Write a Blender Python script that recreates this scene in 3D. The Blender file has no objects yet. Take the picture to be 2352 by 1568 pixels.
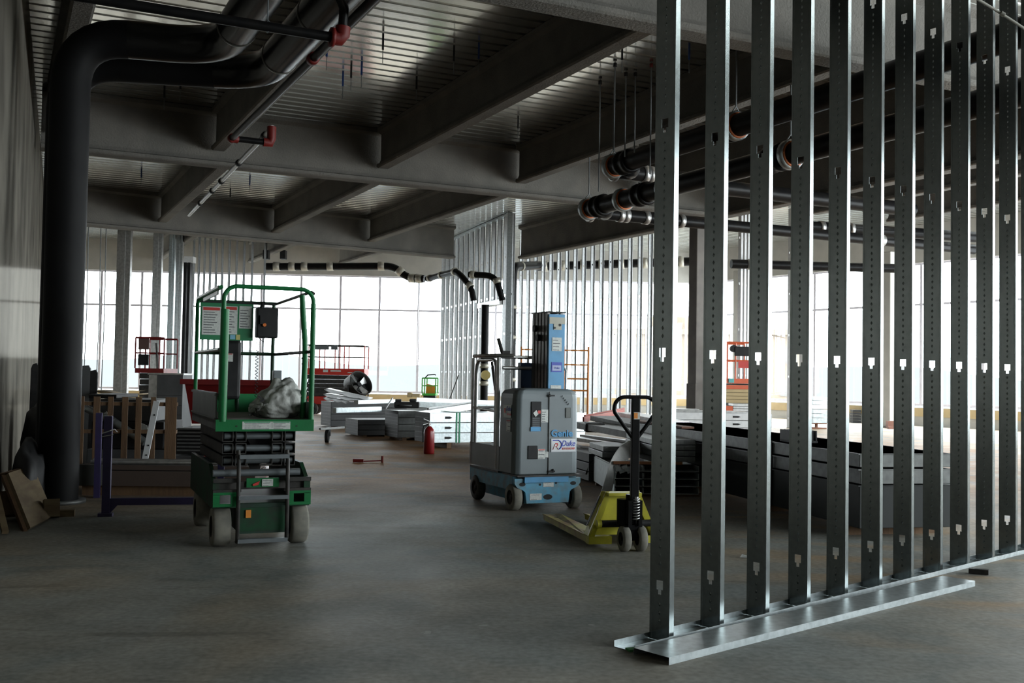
import bpy, bmesh, math, random
from mathutils import Vector, Matrix
random.seed(7)
R = math.radians
sc = bpy.context.scene
col = sc.collection

# ---------------- camera ----------------
H = 1.35; FPX = 2400.0; PITCH = math.atan(80.4 / FPX); ROLL = 0.0165
CAMROT = Matrix.Rotation(math.pi / 2 + PITCH, 3, 'X') @ Matrix.Rotation(ROLL, 3, 'Z')
cam_d = bpy.data.cameras.new('camera'); cam = bpy.data.objects.new('camera', cam_d); col.objects.link(cam)
cam_d.sensor_width = 36.0; cam_d.lens = 36.0 * FPX / 2352.0; cam_d.clip_start = 0.05; cam_d.clip_end = 3000
cam.matrix_world = Matrix.Translation((0, 0, H)) @ CAMROT.to_4x4()
sc.camera = cam
# ---------------- view, sky, daylight ----------------
sc.view_settings.view_transform = 'Standard'; sc.view_settings.look = 'None'
sc.view_settings.exposure = -0.05; sc.view_settings.gamma = 1.0; sc.view_settings.use_curve_mapping = False
SKY = 17.0
w = bpy.data.worlds.new('overcast_sky'); sc.world = w; w.use_nodes = True
bg = w.node_tree.nodes['Background']; bg.inputs[0].default_value = (0.93, 0.97, 1.0, 1); bg.inputs[1].default_value = SKY
sc.cycles.max_bounces = 7; sc.cycles.diffuse_bounces = 4; sc.cycles.glossy_bounces = 3
sc.cycles.transparent_max_bounces = 8; sc.cycles.sample_clamp_indirect = 4.0
sc.cycles.caustics_reflective = False; sc.cycles.caustics_refractive = False
def portal(p0, p1, z0, z1, inward):
    # daylight portal filling a window wall
    L = bpy.data.lights.new('daylight_portal', 'AREA'); L.shape = 'RECTANGLE'
    a, b = Vector((p0[0], p0[1], 0)), Vector((p1[0], p1[1], 0))
    L.size = (b - a).length; L.size_y = z1 - z0; L.cycles.is_portal = True
    o = bpy.data.objects.new('daylight_portal', L); col.objects.link(o)
    n = Vector((inward[0], inward[1], 0)).normalized(); x = (b - a).normalized(); zc = -n
    y = zc.cross(x)
    m = Matrix((x, y, zc)).transposed().to_4x4(); m.translation = (a + b) / 2 + Vector((0, 0, (z0 + z1) / 2)) - n * 0.12
    o.matrix_world = m
# window-wall outline of the floor (far wall, oblique wall, right wall)
FACW = [(-27.3, 39.32), (7.2, 41.5), (15.6, 29.4), (14.2, 4.0)]
ZSILL, ZTRAN, ZHEAD = 0.64, 3.86, 5.19
portal(FACW[0], FACW[1], ZSILL, ZHEAD, (0, -1))
portal(FACW[1], FACW[2], ZSILL, ZHEAD, (-.82, -.57))
portal(FACW[2], FACW[3], ZSILL, ZHEAD, (-1, 0))
portal((14.2, 4.0), (12.14, -2.0), ZSILL, ZHEAD, (-.95, .32))

# ---------------- placement helpers ----------------
def ray(px, py):
    return CAMROT @ Vector(((px - 1176) / FPX, -(py - 784) / FPX, -1.0))
def at(px, py, Y):
    d = ray(px, py); t = Y / d.y
    return Vector((d.x * t, Y, H + d.z * t))
def gr(px, py, z=0.0):
    d = ray(px, py); t = (z - H) / d.z
    return Vector((d.x * t, d.y * t, z))
PSI = R(26.1)
AX = Vector((math.cos(PSI), math.sin(PSI), 0)); BX = Vector((-math.sin(PSI), math.cos(PSI), 0))
def ab(a, b, z=0.0): return AX * a + BX * b + Vector((0, 0, z))

# ---------------- materials ----------------
MATS = {}
def mat(name, color, rough=0.6, metal=0.0, noise=0.0, scale=6.0, color2=None, bump=0.0, bscale=None, coat=0.0, stretch=None, spec=None):
    if name in MATS: return MATS[name]
    m = bpy.data.materials.new(name); m.use_nodes = True; nt = m.node_tree
    b = nt.nodes['Principled BSDF']
    b.inputs['Base Color'].default_value = (*color, 1); b.inputs['Roughness'].default_value = rough
    b.inputs['Metallic'].default_value = metal
    if spec is not None: b.inputs['Specular IOR Level'].default_value = spec
    if coat: b.inputs['Coat Weight'].default_value = coat; b.inputs['Coat Roughness'].default_value = 0.15
    tc = nt.nodes.new('ShaderNodeTexCoord'); mp = nt.nodes.new('ShaderNodeMapping')
    nt.links.new(tc.outputs['Object'], mp.inputs['Vector'])
    if stretch: mp.inputs['Scale'].default_value = stretch
    n = nt.nodes.new('ShaderNodeTexNoise'); n.inputs['Scale'].default_value = scale; n.inputs['Detail'].default_value = 5
    nt.links.new(mp.outputs[0], n.inputs['Vector'])
    c2 = color2 or tuple(max(0, c * (1 - max(noise, 0.12))) for c in color)
    mx = nt.nodes.new('ShaderNodeMix'); mx.data_type = 'RGBA'
    mx.inputs[6].default_value = (*color, 1); mx.inputs[7].default_value = (*c2, 1)
    rp = nt.nodes.new('ShaderNodeMapRange'); rp.inputs[1].default_value = 0.38; rp.inputs[2].default_value = 0.66
    nt.links.new(n.outputs['Fac'], rp.inputs[0]); nt.links.new(rp.outputs[0], mx.inputs[0])
    nt.links.new(mx.outputs[2], b.inputs['Base Color'])
    if bump:
        n2 = nt.nodes.new('ShaderNodeTexNoise'); n2.inputs['Scale'].default_value = bscale or scale * 5; n2.inputs['Detail'].default_value = 3
        nt.links.new(mp.outputs[0], n2.inputs['Vector'])
        bp = nt.nodes.new('ShaderNodeBump'); bp.inputs['Strength'].default_value = bump; bp.inputs['Distance'].default_value = 0.02
        nt.links.new(n2.outputs['Fac'], bp.inputs['Height']); nt.links.new(bp.outputs[0], b.inputs['Normal'])
    MATS[name] = m
    return m
M_galv = mat('galvanised_steel', (0.50, 0.55, 0.56), 0.36, 0.9, scale=22, color2=(0.38, 0.42, 0.43))
M_stud = mat('galvanised_stud_steel', (0.25, 0.278, 0.278), 0.19, 1.0, scale=30, color2=(0.21, 0.235, 0.237))
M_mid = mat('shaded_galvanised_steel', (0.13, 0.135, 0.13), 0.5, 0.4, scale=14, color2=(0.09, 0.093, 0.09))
M_darkc = mat('dark_concrete', (0.16, 0.155, 0.14), 0.9, scale=1.2, color2=(0.12, 0.115, 0.10))
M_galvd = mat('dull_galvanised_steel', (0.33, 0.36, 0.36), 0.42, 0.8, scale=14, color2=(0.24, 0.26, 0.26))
M_deck = mat('galvanised_deck', (0.92, 0.93, 0.90), 0.10, 1.0, scale=9, color2=(0.84, 0.85, 0.82), bump=0.03, bscale=30)
def second_lobe(m, rough, fac, color):
    nt = m.node_tree; b = nt.nodes['Principled BSDF']; out = nt.nodes['Material Output']
    g = nt.nodes.new('ShaderNodeBsdfGlossy'); g.inputs['Roughness'].default_value = rough; g.inputs[0].default_value = (*color, 1)
    x = nt.nodes.new('ShaderNodeMixShader'); x.inputs[0].default_value = fac
    nt.links.new(b.outputs[0], x.inputs[1]); nt.links.new(g.outputs[0], x.inputs[2]); nt.links.new(x.outputs[0], out.inputs[0])
second_lobe(M_deck, 0.27, 0.45, (.95, .95, .92))
M_fire = mat('sprayed_fireproofing', (0.16, 0.15, 0.132), 0.95, scale=1.6, color2=(0.12, 0.115, 0.102), bump=0.7, bscale=30)
M_black = mat('black_pipe_coat', (0.006, 0.006, 0.0065), 0.35, scale=8, color2=(0.010, 0.0095, 0.009), spec=0.09)
M_galvl = mat('bright_galvanised_steel', (0.52, 0.54, 0.55), 0.45, 0.4, scale=14, color2=(0.44, 0.46, 0.47))
M_blackm = mat('black_matt', (0.010, 0.010, 0.011), 0.6, scale=8, color2=(0.018, 0.018, 0.018), spec=0.25)
M_pipebr = mat('bare_pipe_band', (0.42, 0.40, 0.34), 0.45, 0.4, scale=14)
M_orange_ins = mat('orange_gasket', (0.45, 0.12, 0.03), 0.6)
M_redpipe = mat('red_coupling', (0.14, 0.011, 0.008), 0.5, spec=0.3)
M_green = mat('green_paint', (0.008, 0.17, 0.048), 0.42, scale=7, color2=(0.007, 0.14, 0.04), spec=0.35)
M_greend = mat('worn_green_paint', (0.009, 0.055, 0.022), 0.5, scale=9, color2=(0.02, 0.028, 0.02), spec=0.3)
M_dsteel = mat('dirty_dark_steel', (0.028, 0.028, 0.026), 0.55, 0.1, scale=12, color2=(0.055, 0.05, 0.045), spec=0.3)
M_gsteel = mat('grey_steel', (0.17, 0.19, 0.20), 0.45, 0.4, scale=12)
M_tyre = mat('dusty_tyre', (0.24, 0.23, 0.19), 0.9, scale=14, color2=(0.17, 0.165, 0.14))
M_tyred = mat('dark_tyre', (0.035, 0.035, 0.035), 0.8, scale=14, color2=(0.07, 0.068, 0.06))
M_rgrey = mat('grey_moulded_cover', (0.155, 0.185, 0.195), 0.5, scale=3, color2=(0.14, 0.165, 0.175))
M_blue = mat('blue_paint', (0.04, 0.26, 0.50), 0.42, scale=7, color2=(0.035, 0.22, 0.42))
M_bluew = mat('worn_blue_paint', (0.07, 0.30, 0.46), 0.5, scale=11, color2=(0.10, 0.20, 0.24))
M_navy = mat('navy_plastic', (0.02, 0.05, 0.12), 0.5)
M_label = mat('white_label', (0.62, 0.64, 0.60), 0.5, scale=60, color2=(0.50, 0.52, 0.50))
M_txt = mat('label_ink', (0.05, 0.05, 0.06), 0.6)
M_redlab = mat('red_print', (0.55, 0.04, 0.03), 0.5)
M_bluelab = mat('blue_print', (0.03, 0.06, 0.42), 0.5)
M_genie = mat('blue_lettering', (0.05, 0.28, 0.55), 0.5)
M_orange = mat('orange_tag', (0.75, 0.26, 0.03), 0.5)
M_yellow = mat('yellow_paint', (0.50, 0.47, 0.03), 0.42, scale=10, color2=(0.42, 0.38, 0.03))
M_yelw = mat('rusty_yellow_paint', (0.42, 0.38, 0.04), 0.5, scale=6, color2=(0.26, 0.15, 0.04))
M_spring = mat('bright_spring_steel', (0.6, 0.6, 0.6), 0.3, 0.9)
M_wood = mat('pallet_wood', (0.14, 0.078, 0.036), 0.8, scale=4, color2=(0.10, 0.055, 0.027), stretch=(6, 6, 0.7), bump=0.2)
M_wood2 = mat('crate_wood', (0.17, 0.125, 0.065), 0.8, scale=3, color2=(0.12, 0.08, 0.04), stretch=(1, 1, 6), bump=0.15)
M_tan = mat('tan_plywood', (0.50, 0.38, 0.20), 0.7, scale=3)
M_purple = mat('purple_paint', (0.032, 0.022, 0.085), 0.5, scale=8, color2=(0.024, 0.02, 0.06))
M_red = mat('red_paint', (0.16, 0.006, 0.006), 0.45, scale=5, color2=(0.12, 0.005, 0.005))
M_redx = mat('extinguisher_red', (0.22, 0.006, 0.008), 0.3, scale=5)
M_redlift = mat('red_lift_paint', (0.50, 0.03, 0.02), 0.45, scale=5)
M_orl = mat('orange_lift_paint', (0.60, 0.10, 0.03), 0.45, scale=5)
M_film = mat('milky_plastic_film', (0.88, 0.88, 0.85), 0.45, scale=5, color2=(0.55, 0.55, 0.52), bump=0.3, bscale=9)
M_bag = mat('woven_bag', (0.52, 0.53, 0.50), 0.7, scale=5, color2=(0.38, 0.385, 0.36), bump=0.4, bscale=25)
M_white = mat('white_and_lit_metal', (0.75, 0.76, 0.76), 0.4, scale=10)
M_frame = mat('bloom_tinted_window_frame', (0.72, 0.70, 0.78), 0.5, 0.0)  # pale lavender puts the bloom of the bright windows into the frame colour
M_wallp = mat('pale_wall_panel', (0.46, 0.45, 0.41), 0.85, scale=2, color2=(0.40, 0.39, 0.36))
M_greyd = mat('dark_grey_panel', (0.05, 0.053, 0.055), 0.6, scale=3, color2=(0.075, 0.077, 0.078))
M_scaf = mat('orange_scaffold', (0.55, 0.19, 0.03), 0.5)
M_yelcap = mat('yellow_cap', (0.60, 0.48, 0.18), 0.6)
M_gstrap = mat('green_strap', (0.02, 0.25, 0.12), 0.5)
M_lime = mat('lime_paint', (0.10, 0.55, 0.08), 0.45)
M_bldg = mat('tan_masonry', (0.115, 0.09, 0.065), 0.9, scale=0.6, color2=(0.10, 0.08, 0.06))
M_bldw = mat('building_window', (0.07, 0.065, 0.06), 0.5)
M_col = mat('painted_column', (0.16, 0.145, 0.13), 0.8, scale=3, color2=(0.12, 0.11, 0.10))
M_hang = mat('hanger_rod', (0.16, 0.17, 0.17), 0.4, 0.6)
M_blueins = mat('blue_insert', (0.02, 0.06, 0.22), 0.5)
M_orp = mat('red_orange_fibreglass', (0.32, 0.045, 0.022), 0.5)
M_alu = mat('brushed_aluminium', (0.46, 0.46, 0.45), 0.38, 0.85, scale=14, color2=(0.34, 0.34, 0.33))
M_rope = mat('pale_rope', (0.40, 0.39, 0.34), 0.8)

# concrete floor: grey slab with brownish dust, dark drag marks and scuffs
def floor_material():
    m = bpy.data.materials.new('concrete_floor'); m.use_nodes = True; nt = m.node_tree; N = nt.nodes; L = nt.links
    b = N['Principled BSDF']; tc = N.new('ShaderNodeTexCoord')
    def noise(sc_, det, stretch=(1, 1, 1), rot=0, dist=0.0):
        mp = N.new('ShaderNodeMapping'); mp.inputs['Scale'].default_value = stretch; mp.inputs['Rotation'].default_value = (0, 0, rot)
        L.new(tc.outputs['Object'], mp.inputs[0])
        n = N.new('ShaderNodeTexNoise'); n.inputs['Scale'].default_value = sc_; n.inputs['Detail'].default_value = det; n.inputs['Distortion'].default_value = dist
        L.new(mp.outputs[0], n.inputs['Vector']); return n.outputs['Fac']
    def rng(v, a, b_, c=0.0, d=1.0):
        r = N.new('ShaderNodeMapRange'); r.inputs[1].default_value = a; r.inputs[2].default_value = b_; r.inputs[3].default_value = c; r.inputs[4].default_value = d
        L.new(v, r.inputs[0]); return r.outputs[0]
    def mix(f, a, b_):
        x = N.new('ShaderNodeMix'); x.data_type = 'RGBA'
        if isinstance(f, float): x.inputs[0].default_value = f
        else: L.new(f, x.inputs[0])
        for i, v in ((6, a), (7, b_)):
            if isinstance(v, tuple): x.inputs[i].default_value = (*v, 1)
            else: L.new(v, x.inputs[i])
        return x.outputs[2]
    base = mix(rng(noise(0.55, 6), 0.35, 0.65), (0.215, 0.235, 0.225), (0.26, 0.245, 0.205))
    dust = mix(rng(noise(0.33, 5, dist=0.8), 0.47, 0.66, 0, 0.5), base, (0.32, 0.235, 0.14))
    # dust is thicker along the traffic lane in the middle of the floor
    sep = N.new('ShaderNodeSeparateXYZ'); L.new(tc.outputs['Object'], sep.inputs[0])
    lane = N.new('ShaderNodeMath'); lane.operation = 'MULTIPLY'
    L.new(rng(sep.outputs['Y'], 9.5, 13.5), lane.inputs[0]); L.new(rng(noise(0.5, 3), 0.25, 0.5, 0.65, 0.97), lane.inputs[1])
    d2 = mix(lane.outputs[0], dust, (0.25, 0.125, 0.042))
    pale = N.new('ShaderNodeMath'); pale.operation = 'MULTIPLY'  # lightens the slab towards the windows, painting their daylight into its colour
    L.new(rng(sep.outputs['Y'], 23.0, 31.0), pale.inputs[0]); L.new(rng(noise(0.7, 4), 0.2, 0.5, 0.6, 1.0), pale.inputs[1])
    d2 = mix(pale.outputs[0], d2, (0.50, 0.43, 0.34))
    rust = N.new('ShaderNodeMath'); rust.operation = 'MULTIPLY'; L.new(rng(noise(1.3, 6, (0.5, 1.5, 1), 0.5, 0.6), 0.50, 0.66, 0, 0.8), rust.inputs[0]); L.new(rng(sep.outputs['X'], 0.8, 2.6), rust.inputs[1])
    d2 = mix(rust.outputs[0], d2, (0.36, 0.25, 0.145))
    marks = rng(noise(1.1, 4, (0.35, 1.6, 1), 0.4, 1.8), 0.60, 0.68, 0, 0.45)
    d3 = mix(marks, d2, (0.10, 0.09, 0.075))
    stain = rng(noise(0.85, 7, dist=0.9), 0.50, 0.68, 0, 0.6)
    d4 = mix(stain, d3, (0.125, 0.155, 0.155))
    fm = N.new('ShaderNodeMath'); fm.operation = 'MULTIPLY'; L.new(rng(noise(3, 6), 0.3, 0.7, 0.84, 1.14), fm.inputs[0]); L.new(rng(noise(26, 8), 0.3, 0.7, 0.80, 1.22), fm.inputs[1]); fine = fm.outputs[0]
    hs = N.new('ShaderNodeHueSaturation'); L.new(d4, hs.inputs['Color']); L.new(fine, hs.inputs['Value'])
    specks = rng(noise(5.5, 2), 0.735, 0.75, 0, 0.6)
    d5 = mix(specks, hs.outputs[0], (0.42, 0.40, 0.37))
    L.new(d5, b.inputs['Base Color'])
    L.new(rng(noise(0.8, 4), 0.3, 0.7, 0.55, 0.7), b.inputs['Roughness'])
    b.inputs['Specular IOR Level'].default_value = 0.16
    bp = N.new('ShaderNodeBump'); bp.inputs['Strength'].default_value = 0.12; bp.inputs['Distance'].default_value = 0.01
    L.new(noise(14, 4), bp.inputs['Height']); L.new(bp.outputs[0], b.inputs['Normal'])
    return m
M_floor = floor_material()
def concrete_wall_material():
    m = bpy.data.materials.new('smooth_concrete_wall'); m.use_nodes = True; nt = m.node_tree; N = nt.nodes; L = nt.links
    b = N['Principled BSDF']; tc = N.new('ShaderNodeTexCoord')
    n = N.new('ShaderNodeTexNoise'); n.inputs['Scale'].default_value = 0.9; n.inputs['Detail'].default_value = 6
    L.new(tc.outputs['Object'], n.inputs['Vector'])
    cr = N.new('ShaderNodeValToRGB'); cr.color_ramp.elements[0].position = 0.35; cr.color_ramp.elements[0].color = (0.09, 0.084, 0.072, 1)
    cr.color_ramp.elements[1].position = 0.62; cr.color_ramp.elements[1].color = (0.165, 0.153, 0.13, 1)
    L.new(n.outputs['Fac'], cr.inputs[0]); L.new(cr.outputs[0], b.inputs['Base Color'])
    out = N['Material Output']; N.remove(b)
    df = N.new('ShaderNodeBsdfDiffuse'); gl = N.new('ShaderNodeBsdfGlossy'); gl.inputs['Roughness'].default_value = 0.13; gl.inputs[0].default_value = (1, .95, .86, 1)
    mx = N.new('ShaderNodeMixShader'); mx.inputs[0].default_value = 0.026
    L.new(cr.outputs[0], df.inputs[0]); L.new(df.outputs[0], mx.inputs[1]); L.new(gl.outputs[0], mx.inputs[2]); L.new(mx.outputs[0], out.inputs[0])
    return m
M_cwall = concrete_wall_material()
def glass_material():
    m = bpy.data.materials.new('window_glass'); m.use_nodes = True; nt = m.node_tree; N = nt.nodes; L = nt.links
    for n in list(N): N.remove(n)
    o = N.new('ShaderNodeOutputMaterial'); mx = N.new('ShaderNodeMixShader'); t = N.new('ShaderNodeBsdfTransparent'); g = N.new('ShaderNodeBsdfGlossy')
    t.inputs[0].default_value = (0.93, 0.95, 0.95, 1); g.inputs['Roughness'].default_value = 0.02
    mx.inputs[0].default_value = 0.06
    L.new(t.outputs[0], mx.inputs[1]); L.new(g.outputs[0], mx.inputs[2]); L.new(mx.outputs[0], o.inputs[0])
    return m
M_glass = glass_material()

# ---------------- mesh builder ----------------
def rotz(a): return Matrix.Rotation(a, 3, 'Z')
def frame_from(d):
    d = d.normalized(); up = Vector((0, 0, 1)) if abs(d.z) < 0.95 else Vector((0, 1, 0))
    x = up.cross(d).normalized(); y = d.cross(x); return x, y
class MB:
    def __init__(s): s.v = []; s.f = []; s.m = []; s.sm = []
    def add(s, vs, fs, mi=0, smooth=False):
        o = len(s.v); s.v += [tuple(v) for v in vs]
        for f in fs: s.f.append([o + i for i in f]); s.m.append(mi); s.sm.append(smooth)
        return s
    def box(s, c, size, rot=None, mi=0, bev=0.0):
        c = Vector(c); hx, hy, hz = size[0] / 2, size[1] / 2, size[2] / 2
        if bev <= 0:
            vs = [Vector((x, y, z)) for x in (-hx, hx) for y in (-hy, hy) for z in (-hz, hz)]
            fs = [(0, 1, 3, 2), (4, 6, 7, 5), (0, 4, 5, 1), (2, 3, 7, 6), (0, 2, 6, 4), (1, 5, 7, 3)]
        else:
            bm = bmesh.new(); bmesh.ops.create_cube(bm, size=1.0)
            for v in bm.verts: v.co = Vector((v.co.x * size[0], v.co.y * size[1], v.co.z * size[2]))
            bmesh.ops.bevel(bm, geom=list(bm.edges), offset=bev, segments=2, affect='EDGES', profile=0.5)
            bm.verts.index_update(); vs = [v.co.copy() for v in bm.verts]; fs = [[v.index for v in f.verts] for f in bm.faces]; bm.free()
        if rot is not None: vs = [rot @ v for v in vs]
        return s.add([c + v for v in vs], fs, mi)
    def box2(s, lo, hi, mi=0, bev=0.0):
        lo, hi = Vector(lo), Vector(hi); return s.box((lo + hi) / 2, hi - lo, None, mi, bev)
    def bar(s, a, b, w, h, mi=0):      # rectangular bar from a to b
        a, b = Vector(a), Vector(b); d = b - a; x, y = frame_from(d)
        vs = []
        for p in (a, b):
            for sx, sy in ((-1, -1), (1, -1), (1, 1), (-1, 1)): vs.append(p + x * sx * w / 2 + y * sy * h / 2)
        return s.add(vs, [(3, 2, 1, 0), (4, 5, 6, 7), (0, 1, 5, 4), (1, 2, 6, 5), (2, 3, 7, 6), (3, 0, 4, 7)], mi)
    def tube(s, pts, r, seg=12, mi=0, caps=True, closed=False):
        pts = [Vector(p) for p in pts]; n = len(pts); rs = r if isinstance(r, (list, tuple)) else [r] * n
        vs = []; px = None
        for i, p in enumerate(pts):
            if closed: d = pts[(i + 1) % n] - pts[i - 1]
            else: d = (pts[min(i + 1, n - 1)] - pts[max(i - 1, 0)])
            d.normalize()
            if px is None: x, y = frame_from(d)
            else:
                x = px - d * px.dot(d)
                if x.length < 1e-6: x, _ = frame_from(d)
                x.normalize(); y = d.cross(x)
            px = x
            for k in range(seg):
                a = 2 * math.pi * k / seg; vs.append(p + (x * math.cos(a) + y * math.sin(a)) * rs[i])
        fs = []
        for i in range(n if closed else n - 1):
            j = (i + 1) % n
            for k in range(seg):
                k2 = (k + 1) % seg; fs.append((i * seg + k, i * seg + k2, j * seg + k2, j * seg + k))
        s.add(vs, fs, mi, True)
        if caps and not closed:
            s.add(vs[:seg], [tuple(range(seg))[::-1]], mi); s.add(vs[-seg:], [tuple(range(seg))], mi)
        return s
    def cyl(s, a, b, r, seg=20, mi=0): return s.tube([a, b], r, seg, mi)
    def prism(s, poly, ext, mi=0):     # poly: list of 3D pts (planar), ext: vector
        poly = [Vector(p) for p in poly]; ext = Vector(ext); n = len(poly)
        vs = poly + [p + ext for p in poly]
        fs = [tuple(range(n))[::-1], tuple(range(n, 2 * n))] + [(i, (i + 1) % n, n + (i + 1) % n, n + i) for i in range(n)]
        return s.add(vs, fs, mi)
    def strip(s, prof, o, d, ext, mi=0, th=0.0):
        # open sheet profile (list of (x,z)) extruded along ext; d = direction of profile x
        o, d, ext = Vector(o), Vector(d), Vector(ext); up = Vector((0, 0, 1))
        P = [o + d * x + up * z for x, z in prof]
        vs = P + [p + ext for p in P]; n = len(P)
        return s.add(vs, [(i, i + 1, n + i + 1, n + i) for i in range(n - 1)], mi)
    def lathe(s, prof, c, axis=(0, 0, 1), seg=24, mi=0):
        c = Vector(c); ax = Vector(axis).normalized(); x, y = frame_from(ax); vs = []
        for r, z in prof:
            for k in range(seg):
                a = 2 * math.pi * k / seg; vs.append(c + ax * z + (x * math.cos(a) + y * math.sin(a)) * r)
        fs = []
        for i in range(len(prof) - 1):
            for k in range(seg):
                k2 = (k + 1) % seg; fs.append((i * seg + k, i * seg + k2, (i + 1) * seg + k2, (i + 1) * seg + k))
        return s.add(vs, fs, mi, True)
    def build(s, name, mats, parent=None, loc=None, rot=None):
        me = bpy.data.meshes.new(name); me.from_pydata(s.v, [], s.f)
        ms = mats if isinstance(mats, (list, tuple)) else [mats]
        for m in ms: me.materials.append(m)
        me.polygons.foreach_set('material_index', s.m); me.polygons.foreach_set('use_smooth', s.sm)
        bm = bmesh.new(); bm.from_mesh(me); bmesh.ops.recalc_face_normals(bm, faces=bm.faces); bm.to_mesh(me); bm.free()
        o = bpy.data.objects.new(name, me); col.objects.link(o)
        if parent is not None: o.parent = parent
        if loc is not None: o.location = loc
        if rot is not None: o.rotation_euler = (0, 0, rot)
        return o
def tag(o, label, cat, group=None, kind=None):
    if label: o['label'] = label
    if cat: o['category'] = cat
    if group: o['group'] = group
    if kind: o['kind'] = kind
    return o
def thing(name, label, cat, loc=(0, 0, 0), rz=0.0, group=None):
    o = bpy.data.objects.new(name, None); col.objects.link(o); o.location = loc; o.rotation_euler = (0, 0, rz); o.empty_display_size = 0.1
    return tag(o, label, cat, group)
def struct(o): o['kind'] = 'structure'; return o
def copy_tree(o, parent=None):
    c = o.copy(); col.objects.link(c)
    if parent is not None: c.parent = parent
    for ch in list(o.children): copy_tree(ch, c)
    return c
def text_obj(name, body, size, mtl, parent, loc, rot, ext=0.0015, shear=0.0, sx=1.0, bold=0.0):
    cu = bpy.data.curves.new(name, 'FONT'); cu.body = body; cu.size = size; cu.extrude = ext; cu.shear = shear; cu.offset = bold
    cu.align_x = 'CENTER'; cu.align_y = 'CENTER'; cu.resolution_u = 3
    t = bpy.data.objects.new('tmp_text', cu); col.objects.link(t)
    bpy.context.view_layer.update()
    me = bpy.data.meshes.new_from_object(t.evaluated_get(bpy.context.evaluated_depsgraph_get()))
    bpy.data.objects.remove(t); me.materials.clear(); me.materials.append(mtl); me.name = name
    o = bpy.data.objects.new(name, me); col.objects.link(o); o.parent = parent; o.location = loc; o.rotation_euler = rot; o.scale = (sx, 1, 1)
    return o
def arc(c, r, a0, a1, n, ux, uy):
    c, ux, uy = Vector(c), Vector(ux), Vector(uy)
    return [c + ux * r * math.cos(a0 + (a1 - a0) * i / n) + uy * r * math.sin(a0 + (a1 - a0) * i / n) for i in range(n + 1)]
ORD = ['first', 'second', 'third', 'fourth', 'fifth', 'sixth', 'seventh', 'eighth', 'ninth', 'tenth', 'eleventh', 'twelfth', 'thirteenth', 'fourteenth', 'fifteenth', 'sixteenth', 'seventeenth', 'eighteenth', 'nineteenth', 'twentieth']
# =====================================================================
# STRUCTURE
# =====================================================================
ZB, ZS, ZD = 5.30, 5.57, 6.39          # girder bottom, joist bottom, deck underside
OUT = [(-27.3, 39.32), (7.2, 41.5), (15.6, 29.4), (14.2, 4.0), (9.4, -10.0), (-27.3, -10.0)]
OUTC = OUT[::-1]                        # counter-clockwise
def clip_seg(p, d):
    # interval of t for which p + d t is inside the floor outline
    t0, t1 = -1e3, 1e3; n = len(OUTC)
    area = sum(OUTC[i][0] * OUTC[(i + 1) % n][1] - OUTC[(i + 1) % n][0] * OUTC[i][1] for i in range(n))
    sg = 1 if area > 0 else -1
    for i in range(n):
        ax_, ay_ = OUTC[i]; bx_, by_ = OUTC[(i + 1) % n]
        nx, ny = -(by_ - ay_) * sg, (bx_ - ax_) * sg      # inward
        num = (p[0] - ax_) * nx + (p[1] - ay_) * ny; den = d[0] * nx + d[1] * ny
        if abs(den) < 1e-9:
            if num < 0: return None
            continue
        t = -num / den
        if den > 0: t0 = max(t0, t)
        else: t1 = min(t1, t)
    return (t0, t1) if t1 > t0 + 0.05 else None
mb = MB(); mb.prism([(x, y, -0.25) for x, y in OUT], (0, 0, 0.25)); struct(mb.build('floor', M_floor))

# corrugated steel deck, ribs running along AX
mb = MB(); PIT = 0.305; b = -22.0
prof = [(0, 0), (0.215, 0), (0.207, 0.06), (0.313, 0.06), (0.305, 0)]
while b < 52:
    iv = clip_seg(ab(0, b), AX)
    if iv: mb.strip(prof, ab(iv[0], b, ZD), BX, AX * (iv[1] - iv[0]))
    b += PIT
o = struct(mb.build('ceiling', M_deck))
mb = MB(); mb.prism([(x, y, ZD + 0.10) for x, y in OUT], (0, 0, 0.15)); struct(mb.build('trim_1', M_wallp))

# concrete wall on the left (seen edge-on)
WD = Vector((-0.397, 0.918, 0)); WP = Vector((-0.486, -0.21, 0)); WN = Vector((-0.918, -0.397, 0))
mb = MB(); a0 = WP + WD * -10.6; mb.prism([a0, WP + WD * 31.6, WP + WD * 31.6 + WN * 0.35, a0 + WN * 0.35], (0, 0, ZD + 0.08))
struct(mb.build('wall_left', M_cwall))
mb = MB(); mb.box2((-27.3, -10.3, 0), (9.6, -10.0, ZD)); struct(mb.build('wall_back', M_darkc))
mb = MB(); mb.box2((-27.6, -10.3, 0), (-27.3, 39.3, ZD)); struct(mb.build('wall_west', M_darkc))

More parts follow.
